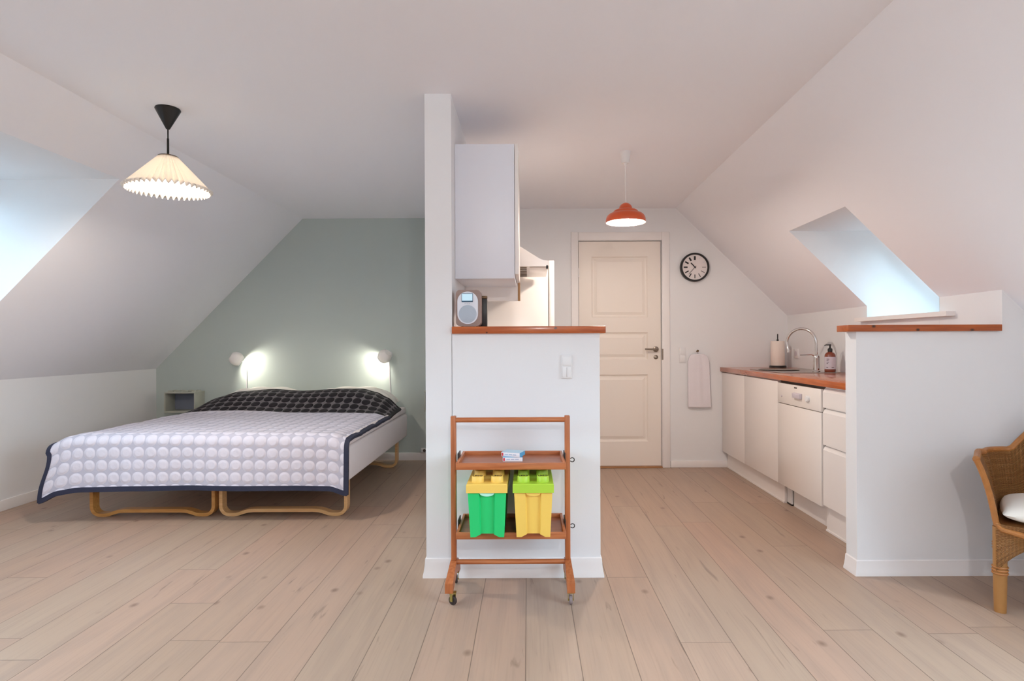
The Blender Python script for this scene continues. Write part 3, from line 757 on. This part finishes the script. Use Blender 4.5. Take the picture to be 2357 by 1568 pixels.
bm = nb(); lathe(bm, [(.1262, .0003)] + inn, (ox, oy, 1.915), n=48, cap0=False, cap1=True); obj('shade_lining', bm, M['inwhite'], t, label='white inside of the shade')
bm = nb(); lathe(bm, [(.001, -.028), (.018, -.022), (.025, 0), (.016, .025), (.012, .05)], (ox, oy, 1.955), n=20); obj('bulb', bm, M['bulb'], t)
light('pendant_bulb', 'POINT', (ox, oy, 1.922), 20.0, (1.0, 0.87, 0.76), t, shadow_soft_size=0.04)

# unseen lamp added behind the viewer to cast the wicker chair's shadow
fx, fy, fz = 0.35, -0.9, 2.12
t = thing('added_globe_lamp', 'unseen round opal lamp added behind the viewer to light the front room', 'ceiling lamp', (fx, fy, fz))
bm = nb(); lathe(bm, [(.05, 0), (.05, -.02), (.012, -.03), (.012, -.14)], (fx, fy, ZC), n=24); obj('canopy', bm, M['plastic'], t)
bm = nb(); lathe(bm, [(.03, .1), (.07, .075), (.1, .0), (.07, -.07), (.001, -.1)], (fx, fy, fz), n=32); obj('globe', bm, glow('added_globe_glow', (1, .93, .84, 1), 6.0), t)
light('added_front_light', 'POINT', (fx, fy, fz - .13), 26.0, (1.0, .98, .97), t, shadow_soft_size=.03)

# ------------------------------------------------------------------ kitchen, left side
wx = -.372
t = thing('wall_cabinet', 'white wall cabinet hanging on the partition above the radio', 'cabinet', (wx, 3.31, 1.478))
bm = nb(); box(bm, wx + .001, -.066, 3.08, 3.54, 1.478, 2.17, .0015); obj('body', bm, M['cabw'], t)
bm = nb(); box(bm, -.064, -.045, 3.081, 3.539, 1.50, 2.172, .0015); obj('door', bm, M['cab'], t)
t = thing('cabinet_end_panel', 'low hanging white panel with a wooden edge strip beyond the wall cabinet', 'panel', (wx, 3.56, 1.396))
bm = nb(); box(bm, wx + .001, -.058, 3.545, 3.585, 1.396, 2.17, .001); obj('board', bm, M['cab'], t)
bm = nb(); box(bm, -.058, -.044, 3.543, 3.587, 1.396, 1.60, .002); obj('edge_strip', bm, M['oakstrip'], t, label='light oak strip along the edge')
t = thing('cooker_hood', 'white sloping cooker hood with a slotted filter beyond the wall cabinet', 'cooker hood', (wx, 3.9, 1.607))
bm = nb()
prism(bm, [(wx + .001, 1.607), (.128, 1.607), (.131, 1.612), (.131, 1.640), (.085, 1.645), (-.26, 1.86), (wx + .001, 1.86)], 'y', 3.60, 4.20); obj('shell', bm, M['appl'], t, smooth=False)
bm = nb()
for i in range(6): box(bm, -.30, -.005, 3.66 + i * .085, 3.72 + i * .085, 1.602, 1.6065)
obj('filter', bm, M['bronze'], t, label='brown slotted grease filter')
bm = nb(); box(bm, .012, .118, 3.64, 4.16, 1.603, 1.6068, .001); obj('lamp_cover', bm, M['appl'], t)
bm = nb(); box(bm, .112, .124, 3.598, 3.63, 1.592, 1.612, .002); obj('switch', bm, M['black'], t)
t = thing('fridge', 'tall white fridge freezer at the end of the half wall', 'fridge', (-.1, 4.55, 0))
bm = nb(); box(bm, wx + .003, .146, 4.26, 4.85, .04, 1.73, .004); obj('body', bm, M['appl'], t)
bm = nb(); box(bm, .150, .190, 4.258, 4.852, .76, 1.732, .008, 3); obj('door', bm, M['appl'], t)
bm = nb(); box(bm, .150, .190, 4.258, 4.852, .06, .75, .008, 3); obj('door', bm, M['appl'], t)
bm = nb(); box(bm, wx + .02, .14, 4.28, 4.84, 0, .041); obj('plinth', bm, M['gap'], t)

# radio on the shelf
RX0, RX1, RY0, RY1, RZ0, RZ1 = -.353, -.231, 2.945, 3.03, 1.231, 1.409
t = thing('table_radio', 'small taupe radio with a white oval front on the pine shelf', 'radio', ((RX0 + RX1) / 2, 2.99, 1.228))
def rrect(x0, x1, z0, z1, r, n=8):
    P = []
    for cx, cz, a0 in ((x1 - r, z1 - r, 0), (x0 + r, z1 - r, 90), (x0 + r, z0 + r, 180), (x1 - r, z0 + r, 270)):
        for k in range(n + 1): a = radians(a0 + 90 * k / n); P.append((cx + r * cos(a), cz + r * sin(a)))
    return P
bm = nb(); prism(bm, rrect(RX0, RX1, RZ0, RZ1, .02), 'y', RY0, RY1); obj('case', bm, M['radio'], t)
bm = nb(); prism(bm, rrect(RX0 + .008, RX1 - .013, RZ0 + .010, RZ1 - .009, .049, 12), 'y', RY0 - .004, RY0 + .002); obj('front', bm, M['rface'], t, label='white stadium shaped front')
bm = nb(); lathe(bm, [(.0435, 0), (.0435, .003), (.040, .0045)], ((RX0 + RX1) / 2 - .0025, RY0 - .003, RZ0 + .059), (0, -1, 0), 40); obj('speaker', bm, M['rgrille'], t)
bm = nb(); box(bm, RX0 + .029, RX1 - .038, RY0 - .0065, RY0 - .003, RZ0 + .117, RZ0 + .160, .001); obj('screen_frame', bm, M['screenb'], t)
bm = nb(); box(bm, RX0 + .031, RX1 - .040, RY0 - .0075, RY0 - .005, RZ0 + .124, RZ0 + .158); obj('screen', bm, M['screen'], t)
for k in range(3):
    bm = nb(); x = RX0 + .046 + k * .010; lathe(bm, [(.0025, 0), (.0025, .0015)], (x, RY0 - .003, RZ0 + .110), (0, -1, 0), 12); obj('button', bm, M['grey'], t)
for x in (RX0 + .03, RX1 - .02):
    bm = nb(); cyl(bm, (x, 2.965, 1.2285), (x, 2.965, 1.2315), .005, n=12); obj('foot', bm, M['black'], t)
t = thing('canister', 'narrow black canister with a brown lid just behind the radio', 'canister', (-.228, 3.065, 1.228))
bm = nb(); box(bm, -.249, -.207, 3.042, 3.088, 1.2285, 1.372, .002); obj('body', bm, M['black'], t)
bm = nb(); box(bm, -.2495, -.2065, 3.0415, 3.0885, 1.3725, 1.387, .002); obj('lid', bm, M['bronze'], t)

# ------------------------------------------------------------------ kitchen, right side
FX = 1.770
def xk(y): return XK(y) - .004
bm = nb()
A = [bm.verts.new((x, 3.045, z)) for x, z in ((1.755, .877), (xk(3.045), .877), (xk(3.045), .915), (1.755, .915))]
B = [bm.verts.new((x, YK - .002, z)) for x, z in ((1.755, .877), (xk(YK), .877), (xk(YK), .915), (1.755, .915))]
rings(bm, [A, B])
bmesh.ops.bevel(bm, geom=[e for e in bm.edges], offset=.003, segments=2, affect='EDGES', profile=.5)
tag(obj('worktop', bm, M['counter'], None, (2.05, 4.26, .877)), 'glossy reddish wood worktop along the sink side', 'worktop')
def cupboard(y0, y1, label, doors):
    t = thing('base_cabinet', label, 'cabinet', (2.05, (y0 + y1) / 2, 0), 'white base cabinets under the worktop')
    bm = nb(); box(bm, FX + .02, 2.31, y0 + .001, y1 - .001, .152, .875); obj('carcass', bm, M['cab'], t)
    for a, b in doors:
        bm = nb(); box(bm, FX, FX + .019, a + .0015, b - .0015, .148, .866, .002); obj('door', bm, M['cab'], t)
    return t
t = cupboard(4.91, 5.476, 'white base cabinet in the corner beside the towel', [(4.91, 5.476)])
bm = nb(); box(bm, 1.817, 1.833, 4.252, 5.47, 0.001, .150); bmx = bm
box(bm, 1.811, 1.8175, 4.252, 5.47, 0.001, .012); obj('plinth', bm, M['cab'], t, smooth=False)
cupboard(4.25, 4.908, 'white sink cabinet between the corner cabinet and the dishwasher', [(4.25, 4.908)])
t = thing('drawer_cabinet', 'white three drawer base cabinet next to the right half wall', 'cabinet', (2.05, 3.33, 0))
bm = nb(); box(bm, FX + .02, 2.31, 3.05, 3.605, .152, .875); obj('carcass', bm, M['cab'], t)
for z0, z1 in ((.750, .866), (.527, .742), (.165, .519)):
    bm = nb(); prism(bm, [(FX, z0), (FX + .019, z0), (FX + .019, z1), (FX + .014, z1), (FX, z1 - .022)], 'y', 3.052, 3.602, .001); obj('drawer', bm, M['cab'], t, smooth=False)
bm = nb(); box(bm, 1.806, 1.822, 3.05, 3.63, .001, .152); box(bm, 1.800, 1.807, 3.05, 3.63, .001, .012); obj('plinth', bm, M['cab'], t, smooth=False)
t = thing('dishwasher', 'white built under dishwasher between sink cabinet and drawers', 'dishwasher', (2.05, 3.93, 0))
bm = nb(); box(bm, FX + .022, 2.31, 3.613, 4.243, .16, .858); obj('body', bm, M['gap'], t)
bm = nb(); box(bm, FX - .004, FX + .02, 3.615, 4.241, .150, .716, .003); obj('door', bm, M['appl'], t)
bm = nb(); box(bm, FX - .006, FX + .02, 3.615, 4.241, .720, .858, .004); cp = obj('control_panel', bm, M['appl'], t)
def under(name, bm, mat, par): return obj(name, bm, mat, par)
bm = nb(); prism(bm, [(FX - .007, .775), (FX - .024, .775), (FX - .026, .805), (FX - .007, .810)], 'y', 3.86, 3.97, .002); obj('handle', bm, M['label'], cp)
bm = nb(); lathe(bm, [(.021, 0), (.021, .012), (.017, .016)], (FX - .006, 3.775, .785), (-1, 0, 0), 24); obj('knob', bm, M['plastic'], cp)
bm = nb(); box(bm, FX - .0068, FX - .0058, 3.935, 3.975, .836, .845); obj('badge', bm, M['gap'], cp)
bm = nb(); lathe(bm, [(.007, 0), (.007, .003)], (FX - .006, 4.17, .768), (-1, 0, 0), 16); obj('button', bm, M['label'], cp)
bm = nb(); box(bm, FX + .021, FX + .024, 3.613, 4.243, .859, .876); obj('gap_shade_strip', bm, M['gap'], t)  # dark strip standing in for the shade between worktop and dishwasher
bm = nb(); box(bm, 1.832, 1.845, 4.174, 4.2485, .012, .155, .002); ft = obj('foot', bm, M['plastic'], t)
bm = nb(); box(bm, 1.833, 1.844, 4.178, 4.246, .0005, .0125); obj('foot_pad', bm, M['black'], ft)
bm = nb(); box(bm, 1.846, 1.862, 3.635, 4.17, .001, .155); obj('plinth', bm, M['cab'], t)

# sink
SX0, SX1, SY0, SY1 = 1.845, 2.30, 4.38, 5.02
t = thing('kitchen_sink', 'round bowled stainless steel sink set into the worktop', 'sink', (2.07, 4.7, .915))
bm = nb(); prism(bm, rrect(SX0, SX1, SY0, SY1, .04), 'z', .9155, .9195, .0012); obj('rim_plate', bm, M['steel'], t)
bm = nb(); lathe(bm, [(.155, .0042), (.148, .006), (.146, .0035), (.138, .0006), (.002, .0005)], (2.00, 4.78, .9195), n=40, cap0=False); obj('bowl', bm, M['nickel'], t)
bm = nb(); lathe(bm, [(.028, .001), (.026, .003), (.01, .0025)], (2.00, 4.78, .920), n=24); obj('drain', bm, M['chrome'], t)
# tap
tx, ty, tz = 2.165, 4.50, .9200
t = thing('kitchen_tap', 'tall chrome swan neck tap at the back of the sink', 'tap', (tx, ty, tz))
bm = nb(); lathe(bm, [(.028, 0), (.028, .006), (.023, .010), (.0225, .10), (.024, .112), (.018, .125), (.010, .130)], (tx, ty, tz), n=28); obj('body', bm, M['chrome'], t)
dirv = Vector((-.145, .175, 0)); L = dirv.length; dirv.normalize(); rr_ = L / 2
pts = [Vector((tx, ty, tz + .12)), Vector((tx, ty, tz + .19))]
for k in range(0, 17):
    a = pi - k * radians(190) / 16; pts.append(Vector((tx, ty, tz + .325 - rr_)) + dirv * (rr_ + rr_ * cos(a)) + Vector((0, 0, rr_ * sin(a))))
pts.append(pts[-1] + Vector((0, 0, -.045)) - dirv * .01)
bm = nb(); tube(bm, pts, .0105, 14); obj('spout', bm, M['chrome'], t)
bm = nb(); cyl(bm, pts[-1] + Vector((0, 0, .02)), pts[-1] - Vector((0, 0, .004)), .013, n=16); obj('nozzle', bm, M['chrome'], t)
bm = nb(); tube(bm, [(tx, ty, tz + .115), (tx - .03, ty + .012, tz + .128), (tx - .10, ty + .05, tz + .124)], [.008, .006, .005], 10); obj('lever', bm, M['chrome'], t)
# soap bottle
sx_, sy_, sz_ = 2.235, 4.435, .9197
t = thing('soap_bottle', 'amber pump bottle with a grey white label beside the tap', 'soap bottle', (sx_, sy_, sz_))
bm = nb(); lathe(bm, [(.034, 0), (.038, .004), (.038, .118), (.036, .130), (.027, .143), (.015, .148), (.014, .152)], (sx_, sy_, sz_), n=32); obj('bottle', bm, M['amber'], t)
bm = nb(); lathe(bm, [(.0384, .022), (.0387, .022), (.0387, .112), (.0384, .112)], (sx_, sy_, sz_), n=40, closed=True); lb = obj('paper_label', bm, M['label'], t)
ux = Vector((sx_, sy_, 0)).normalized()
for zz, wds in ((.094, (-.5, -.1)), (.084, (-.5, -.2)), (.072, (-.5, -.15)), (.062, (-.5, -.25)), (.034, (-.55, -.25)), (.034, (.2, .55))):
    a0 = math.atan2(-ux.y, -ux.x); bm = nb()
    def pl(u, v): a = a0 + lerp(wds[0], wds[1], u) * 1.3; return Vector((sx_ + .0391 * cos(a), sy_ + .0391 * sin(a), sz_ + zz + .004 * v))
    grid(bm, 4, 1, pl); obj('printed_line', bm, M['ink'], lb, smooth=False)
bm = nb(); lathe(bm, [(.0165, .150), (.0165, .172), (.010, .176), (.006, .180), (.006, .195), (.008, .196), (.008, .204), (.002, .206)], (sx_, sy_, sz_), n=24)
tube(bm, [(sx_, sy_, sz_ + .200), (sx_ - .02, sy_ + .016, sz_ + .201), (sx_ - .030, sy_ + .024, sz_ + .197)], [.005, .004, .003], 8); obj('pump', bm, M['black'], t)
# paper towel holder
kx, ky, kz_ = 2.225, 5.34, .9155
t = thing('paper_towel_holder', 'paper towel roll on a black stand in the worktop corner', 'paper towel holder', (kx, ky, kz_))
bm = nb(); lathe(bm, [(.072, 0), (.072, .014), (.068, .017)], (kx, ky, kz_), n=36); obj('base', bm, M['black'], t)
bm = nb(); lathe(bm, [(.016, .018), (.056, .018), (.058, .022), (.058, .232), (.056, .236), (.016, .236)], (kx, ky, kz_), n=36, closed=True); obj('paper_roll', bm, M['paper'], t)
bm = nb(); lathe(bm, [(.006, .017), (.006, .238), (.010, .239), (.010, .247), (.005, .250), (.005, .296), (.001, .299)], (kx, ky, kz_), n=16); obj('post', bm, M['black'], t)

# ------------------------------------------------------------------ clock
ccx, ccz = 1.520, 1.825
t = thing('wall_clock', 'round black rimmed wall clock to the right of the door', 'clock', (ccx, YK, ccz))
bm = nb(); lathe(bm, [(.02, 0), (.127, 0), (.131, .006), (.131, .040), (.127, .045), (.117, .045), (.114, .040), (.114, .02), (.02, .02)], (ccx, YK, ccz), (0, -1, 0), 56, closed=True); obj('case', bm, M['black'], t, label='thick black rim')
bm = nb(); lathe(bm, [(.1145, .019), (.1145, .033), (.001, .033)], (ccx, YK, ccz), (0, -1, 0), 56); dl = obj('dial', bm, M['dial'], t)
yd = YK - .0345
def bar(ang, r0, r1, wd, y, mat, par, nm, th=.0012):
    a = radians(ang); d = Vector((sin(a), 0, cos(a))); s = Vector((cos(a), 0, -sin(a))); c = Vector((ccx, y, ccz)); bm = nb()
    A = [bm.verts.new(c + d * r + s * k * wd / 2 + Vector((0, e, 0))) for e in (0, -th) for r, k in ((r0, -1), (r1, -1), (r1, 1), (r0, 1))]
    rings(bm, [A[:4], A[4:]]); return obj(nm, bm, mat, par, smooth=False)
for h in range(1, 13):
    wd = lerp(.0012, .017, ((h - 1) / 11) ** 1.15)
    bar(h * 30, .066 if h > 2 else .085, .101, wd, yd + .001, M['black'] if h > 2 else M['grey'], dl, 'hour_mark')
bar(318, -.012, .052, .009, yd - .002, M['black'], t, 'hour_hand'); bar(222, -.016, .085, .0035, yd - .004, M['black'], t, 'minute_hand')
bm = nb(); lathe(bm, [(.006, 0), (.006, .008), (.003, .009)], (ccx, yd, ccz), (0, -1, 0), 16); obj('hub', bm, M['black'], t)

# ------------------------------------------------------------------ towel
hx_, hz2 = 1.545, 1.058
t = thing('wall_hook', 'small dark hook on the wall above the white towel', 'hook', (hx_, YK, hz2))
bm = nb(); lathe(bm, [(.008, 0), (.008, .004), (.004, .006), (.004, .02), (.010, .024), (.010, .03), (.004, .034)], (hx_, YK, hz2), (0, -1, 0.25), 16); obj('knob', bm, M['bronze'], t)
t = thing('hand_towel', 'white towel hanging from the hook beside the kitchen door', 'towel', (1.56, YK - .03, .55))
bm = nb()
def tw(u, v):
    z = lerp(.549, 1.036, v); full = pw([(0, 1), (.86, .98), (.94, .86), (.98, .68), (1, .50)], v)
    xc = lerp(1.560, 1.550, v); hw = .103 * full * lerp(1.0, .94, v)
    fold = .003 * sin(u * 9 + v * 2) * (.4 + v) + .001 * sin(u * 21)
    return Vector((xc + (u * 2 - 1) * hw, YK - .030 + fold * full + .006 * abs(u * 2 - 1), z))
grid(bm, 40, 40, tw); obj('cloth', bm, M['towel'], t, solid=.014, angle=80, recalc=False)
bm = nb(); tube(bm, [(1.535, YK - .026, 1.03), (1.54, YK - .024, 1.06), (1.548, YK - .024, 1.066), (1.556, YK - .026, 1.03)], .0025, 8); obj('loop', bm, M['towel'], t)

# ------------------------------------------------------------------ trolley
TX0, TX1, TYC = -.344, .179, 2.76
t = thing('tea_trolley', 'brown teak trolley with two trays on castors before the half wall', 'trolley', ((TX0 + TX1) / 2, TYC, 0))
for x in (TX0, TX1):
    bm = nb(); box(bm, x - .012, x + .012, TYC - .016, TYC + .016, .10, .812, .003); obj('upright', bm, M['teak'], t)
for z in (.794, .142):
    bm = nb(); tube(bm, [(TX0 + .011, TYC - .004, z), (TX0 + .06, TYC - .004, z), (TX1 - .06, TYC - .004, z), (TX1 - .011, TYC - .004, z)], .0115, 16); obj('crossbar', bm, M['teakx'], t)
for x, sgn in ((TX0, -1), (TX1, 1)):
    bm = nb()
    out = [(-.150, .056), (-.150, .098), (-.135, .104), (-.06, .138), (-.022, .152), (.022, .152), (.06, .138), (.118, .104), (.132, .098), (.132, .056), (.095, .056), (.05, .082), (0, .09), (-.05, .082), (-.11, .056)]
    A = [bm.verts.new((x - .014, TYC + y, z)) for y, z in out]; B = [bm.verts.new((x + .014, TYC + y, z)) for y, z in out]
    n = len(out); bm.faces.new(A); bm.faces.new(B[::-1])
    for i in range(n): bm.faces.new((A[i], B[i], B[(i + 1) % n], A[(i + 1) % n]))
    # splay towards the ends
    for v in bm.verts:
        q = abs(v.co.y - TYC) / .15; v.co.x += sgn * .004 * q * q
        if q > .8: v.co.x += (v.co.x - x) * .25
    ft_ = obj('foot', bm, M['teak'], t, smooth=False)
    for yy, rot in ((-.132, 1.0 if sgn < 0 else .0), (.108, 0.15)):
        cxx, cyy = x + sgn * .004 + (.014 if (sgn < 0 and yy < 0) else 0), TYC + yy
        d = Vector((cos(rot), sin(rot), 0)) if sgn < 0 else Vector((1, rot * .3, 0)); d.normalize()
        bm = nb(); lathe(bm, [(.006, -.007), (.015, -.007), (.0195, -.005), (.0205, 0), (.0195, .005), (.015, .007), (.006, .007)], (cxx, cyy, .0207), d, 24, closed=True)
        cast = obj('castor', bm, M['rubberg'] if (sgn > 0 and yy < 0) else M['rubber'], t)
        bm = nb(); s = d * .0115; u_ = Vector((-d.y, d.x, 0)) * .008
        for sg in (-1, 1):
            a = Vector((cxx, cyy, .052)) + s * sg; b = Vector((cxx, cyy, .018)) + s * sg
            ribbon(bm, [a, b], u_, d, .014, .002)
        box(bm, cxx - .015, cxx + .015, cyy - .013, cyy + .013, .0515, .0565); cyl(bm, Vector((cxx, cyy, .0207)) - s * 1.1, Vector((cxx, cyy, .0207)) + s * 1.1, .004, n=10)
        obj('fork', bm, M['brass'], cast)
TA, TB, TYF, TYR = -.317, .163, 2.612, 2.908
for z0 in (.594, .291):
    bm = nb(); box(bm, TA + .006, TB - .006, TYF + .006, TYR - .006, z0 + .004, z0 + .012); tr = obj('tray', bm, M['tray'], t)
    bm = nb()
    h = .030
    box(bm, TA, TB, TYF, TYF + .012, z0, z0 + h, .002); box(bm, TA, TB, TYR - .012, TYR, z0, z0 + h, .002)
    box(bm, TA, TA + .012, TYF + .0122, TYR - .0122, z0, z0 + h, .002); box(bm, TB - .012, TB, TYF + .0122, TYR - .0122, z0, z0 + h, .002)
    obj('tray_rim', bm, M['teakx'], tr)
    for x, s in ((TA, -1), (TB, 1)):
        bm = nb(); box(bm, min(x, x + s * .006), max(x, x + s * .006), TYC - .03, TYC + .05, z0 + .004, z0 + .05, .001); obj('bracket', bm, M['black'], tr)
    bm = nb(); P = []
    for k in range(16): a = radians(-150 + k * 20); P.append((TX1 + .022 + .0095 * cos(a), TYC - .01, z0 + .016 + .0095 * sin(a)))
    tube(bm, P, .0022, 8); obj('ring_hook', bm, M['black'], tr, label='small black ring hook')

# bins
def bin_(xc, body, lid, hook, label, prt):
    z0, z1, zl = .3225, .515, .552
    yb0, yb1 = 2.545, 2.902
    t = thing('storage_bin', label, 'storage bin', (xc, 2.72, z0), 'coloured storage bins on the trolley')
    wb, wt = .0715, .0815
    bm = nb(); R = []
    for k in range(7):
        q = k / 6; hw = lerp(wb, wt, q); yf_ = lerp(yb0, yb0 - .012, q); yr = lerp(yb1, yb1 + .008, q); row = []
        F = [(-1, 0), (-.72, 0), (-.6, 0), (-.48, 0), (-.42, 0), (-.36, 1), (-.24, 1), (-.12, 1), (0, 1), (.12, 1), (.24, 1), (.36, 1), (.42, 0), (.48, 0), (.6, 0), (.72, 0), (1, 0)]
        for fx_, g in F:
            z = lerp(z0, z1 + .01, q)
            if k == 0 and abs(fx_) < .7: z += .017 * (1 - (fx_ / .7) ** 2)
            row.append(bm.verts.new((xc + fx_ * hw, yf_ + g * .010, z)))
        for fx_ in (1, -1): row.append(bm.verts.new((xc + fx_ * hw, yr, lerp(z0, z1 + .01, q))))
        R.append(row)
    rings(bm, R); obj('bin_body', bm, body, t, smooth=False)
    bm = nb(); P = [(xc - .033, z1 + .001)] + [(xc - .033 * cos(k / 12 * pi), z1 + .001 - .017 * sin(k / 12 * pi)) for k in range(13)] + [(xc + .033, z1 + .001)]
    P = P[1:-1]; prism(bm, P, 'y', yb0 - .0135, yb0 + .004); obj('grip', bm, hook, t)
    bm = nb(); lw = .087; ly0, ly1 = yb0 - .020, yb1 + .013
    R = []
    for (w_, z) in ((lw, z1), (lw, zl - .004), (lw - .003, zl), (lw - .010, zl)):
        R.append([bm.verts.new(p) for p in ((xc - w_, ly0 + (lw - w_), z), (xc + w_, ly0 + (lw - w_), z), (xc + w_, ly1 - (lw - w_), z), (xc - w_, ly1 - (lw - w_), z))])
    rings(bm, R); ld = obj('lid', bm, lid, t, smooth=False)
    for j in range(3):
        for sx in (-1, 1):
            cx, cy = xc + sx * .0415, ly0 + .052 + j * .128
            bm = nb(); lathe(bm, [(.0265, 0), (.0258, .022), (.0240, .025), (.001, .0252)], (cx, cy, zl - .0005), n=28); obj('stud', bm, lid, ld)
            text_mesh('embossed_word', 'LEGO', .0165, prt, ld, Matrix.Translation((cx, cy, zl + .0252)) @ Matrix.Diagonal((1, 1.6, 1, 1)), .0008)
    return t
bin_(-.176, M['bingrn'], M['binyel'], M['mint'], 'green bin with a yellow studded lid on the lower tray', M['studtop'])
bin_(.020, M['binyel'], M['binlime'], M['binyel'], 'yellow bin with a lime green studded lid on the lower tray', M['studtopg'])

# card boxes on the upper tray
def card_box(cx, cy, z, rot, label, top):
    t = thing('card_box', label, 'card box', (cx, cy, z), 'small card boxes on the upper tray', rotz=rot)
    bm = nb(); box(bm, -.045, .045, -.035, .035, 0.0003, .0195, .0006); obj('carton', bm, M['cardw'], t, local=True)
    bm = nb(); box(bm, -.0452, .0452, -.0352, .0352, .0190, .0200); obj('printed_top', bm, top, t, local=True)
    bm = nb(); box(bm, .0448, .0454, -.034, .034, .001, .019); obj('printed_side', bm, M['cardb'], t, local=True)
    bm = nb(); box(bm, -.043, -.035, -.0354, -.0348, .003, .016); p = obj('red_emblem', bm, M['red'], t, local=True)
    bm = nb()
    for k in range(3): box(bm, -.028 + k * .02, -.012 + k * .02, -.0354, -.0349, .008, .012)
    obj('printed_line', bm, M['grey'], t, local=True)
card_box(-.072, 2.768, .6063, 0.0, 'lower small white card box with a red emblem on the upper tray', M['cardb'])
card_box(-.070, 2.772, .6264, radians(-20), 'blue topped card box lying skewed on the other card box', M['cardl'])

# ------------------------------------------------------------------ wicker chair
CH = (2.285, 2.58, 0); TH = radians(-38)
t = thing('wicker_chair', 'brown wicker armchair with a white seat cushion at the right edge', 'armchair', CH, rotz=TH)
HW, HB, HF, RC = .215, .185, -.225, .12
def upath(q):
    """seat level U path: left front -> back -> right front, q 0..1 ; returns point and outward normal"""
    L1 = HB - RC - HF; L2 = RC * pi / 2; L3 = 2 * (HW - RC); T = 2 * L1 + 2 * L2 + L3; d = q * T
    if d < L1: return Vector((-HW, HF + d)), Vector((-1, 0)), d
    d2 = d - L1
    if d2 < L2: a = d2 / RC; return Vector((-HW + RC - RC * cos(a), HB - RC + RC * sin(a))), Vector((-cos(a), sin(a))), d
    d2 -= L2
    if d2 < L3: return Vector((-HW + RC + d2, HB)), Vector((0, 1)), d
    d2 -= L3
    if d2 < L2: a = d2 / RC; return Vector((HW - RC + RC * sin(a), HB - RC + RC * cos(a))), Vector((sin(a), cos(a))), d
    d2 -= L2
    return Vector((HW, HB - RC - d2)), Vector((1, 0)), d
ZS = .375
def topz(q): 
    c = abs(q - .5) * 2
    return .632 + .16 * max(0, 1 - (c / .26) ** 2) ** 1.2 + .012 * max(0, c - .8) / .2
def shell(q, v):
    p, n, d = upath(q); z = lerp(ZS, topz(q), v); c = abs(q - .5) * 2
    fl = (.044 * v + .022 * v ** 3) * (1 if c > .5 else .35 + 1.3 * c * .5)
    y = p.y + n.y * fl; x = p.x + n.x * fl
    if c > .93: y -= .035 * v * v * (c - .93) / .07
    return Vector((x, y, z))
bm = nb(); grid(bm, 90, 24, shell, lambda u, v: (u * 1.12, v * .36)); obj('backrest', bm, M['wicker'], t, local=True, solid=.018, angle=70, recalc=False, label='curved wicker shell of back and arms')
bm = nb(); tube(bm, [shell(i / 80, 1.0) for i in range(81)], .014, 10); tube(bm, [shell(0, 1 - i / 16) for i in range(17)] + [Vector((-HW + .02, HF - .012, ZS - .02)), Vector((-.10, HF - .03, ZS - .035)), Vector((.10, HF - .03, ZS - .035)), Vector((HW - .02, HF - .012, ZS - .02))] + [shell(1, i / 16) for i in range(17)], .012, 10)
obj('braided_edge', bm, M['cane'], t, local=True)
def apron(bm, a, b, bulge):
    a, b = Vector(a), Vector(b); d = (b - a); L = d.length; nrm = Vector((d.y, -d.x)).normalized()
    def f(u, v):
        arch = max(0, 1 - abs(u * 2 - 1) ** 2.2); zb = lerp(.175, .285, min(1, arch * 1.35)); p = a + d * u + nrm * bulge * arch
        return Vector((p.x, p.y, lerp(zb, ZS, v)))
    grid(bm, 40, 20, f, lambda u, v: (u * L, v * .2))
bm = nb(); c = .225
apron(bm, (-HW, HF - .005), (HW, HF - .005), .018); apron(bm, (HW, HF), (HW, HB), 0.004); apron(bm, (HW, HB), (-HW, HB), 0.004); apron(bm, (-HW, HB), (-HW, HF), 0.004)
obj('apron', bm, M['wicker'], t, local=True, solid=.016, angle=70, recalc=False)
bm = nb(); prism(bm, [(-HW, HF), (HW, HF), (HW, HB), (-HW, HB)], 'z', ZS - .03, ZS - .005); obj('seat', bm, M['wicker'], t, local=True)
for x in (-HW + .012, HW - .012):
    for y in (HF + .014, HB - .012):
        bm = nb(); tube(bm, [(x, y, 0.0005), (x, y, .17), (x, y, .36)], [.022, .0255, .026], 18); lg = obj('leg', bm, M['caneleg'], t, local=True)
        bm = nb()
        for z in (.165, .178, .191): tube(bm, [(x + .0262 * cos(a * pi / 8), y + .0262 * sin(a * pi / 8), z) for a in range(16)], .0045, 6, closed=True)
        obj('leg_binding', bm, M['cane'], lg, local=True)
bm = nb(); n, m = 36, 36
def cu(sg):
    def f(u, v):
        a, b = u * 2 - 1, v * 2 - 1
        # round the square a little
        x = a * (HW - .012) * (1 - .06 * b * b); y = lerp(HF - .035, HB - .03, v); y = y + (.03 * a * a if v < .5 else -.02 * a * a) * abs(b)
        e = (max(0, 1 - abs(a) ** 3.4) * max(0, 1 - abs(b) ** 3.4)) ** .5
        return Vector((x, y, ZS + .040 + (sg * .052 if sg > 0 else -.040) * e))
    return f
grid(bm, n, m, cu(1)); grid(bm, n, m, cu(-1))
obj('seat_cushion', bm, M['pillow'], t, local=True, angle=70, label='white seat cushion')
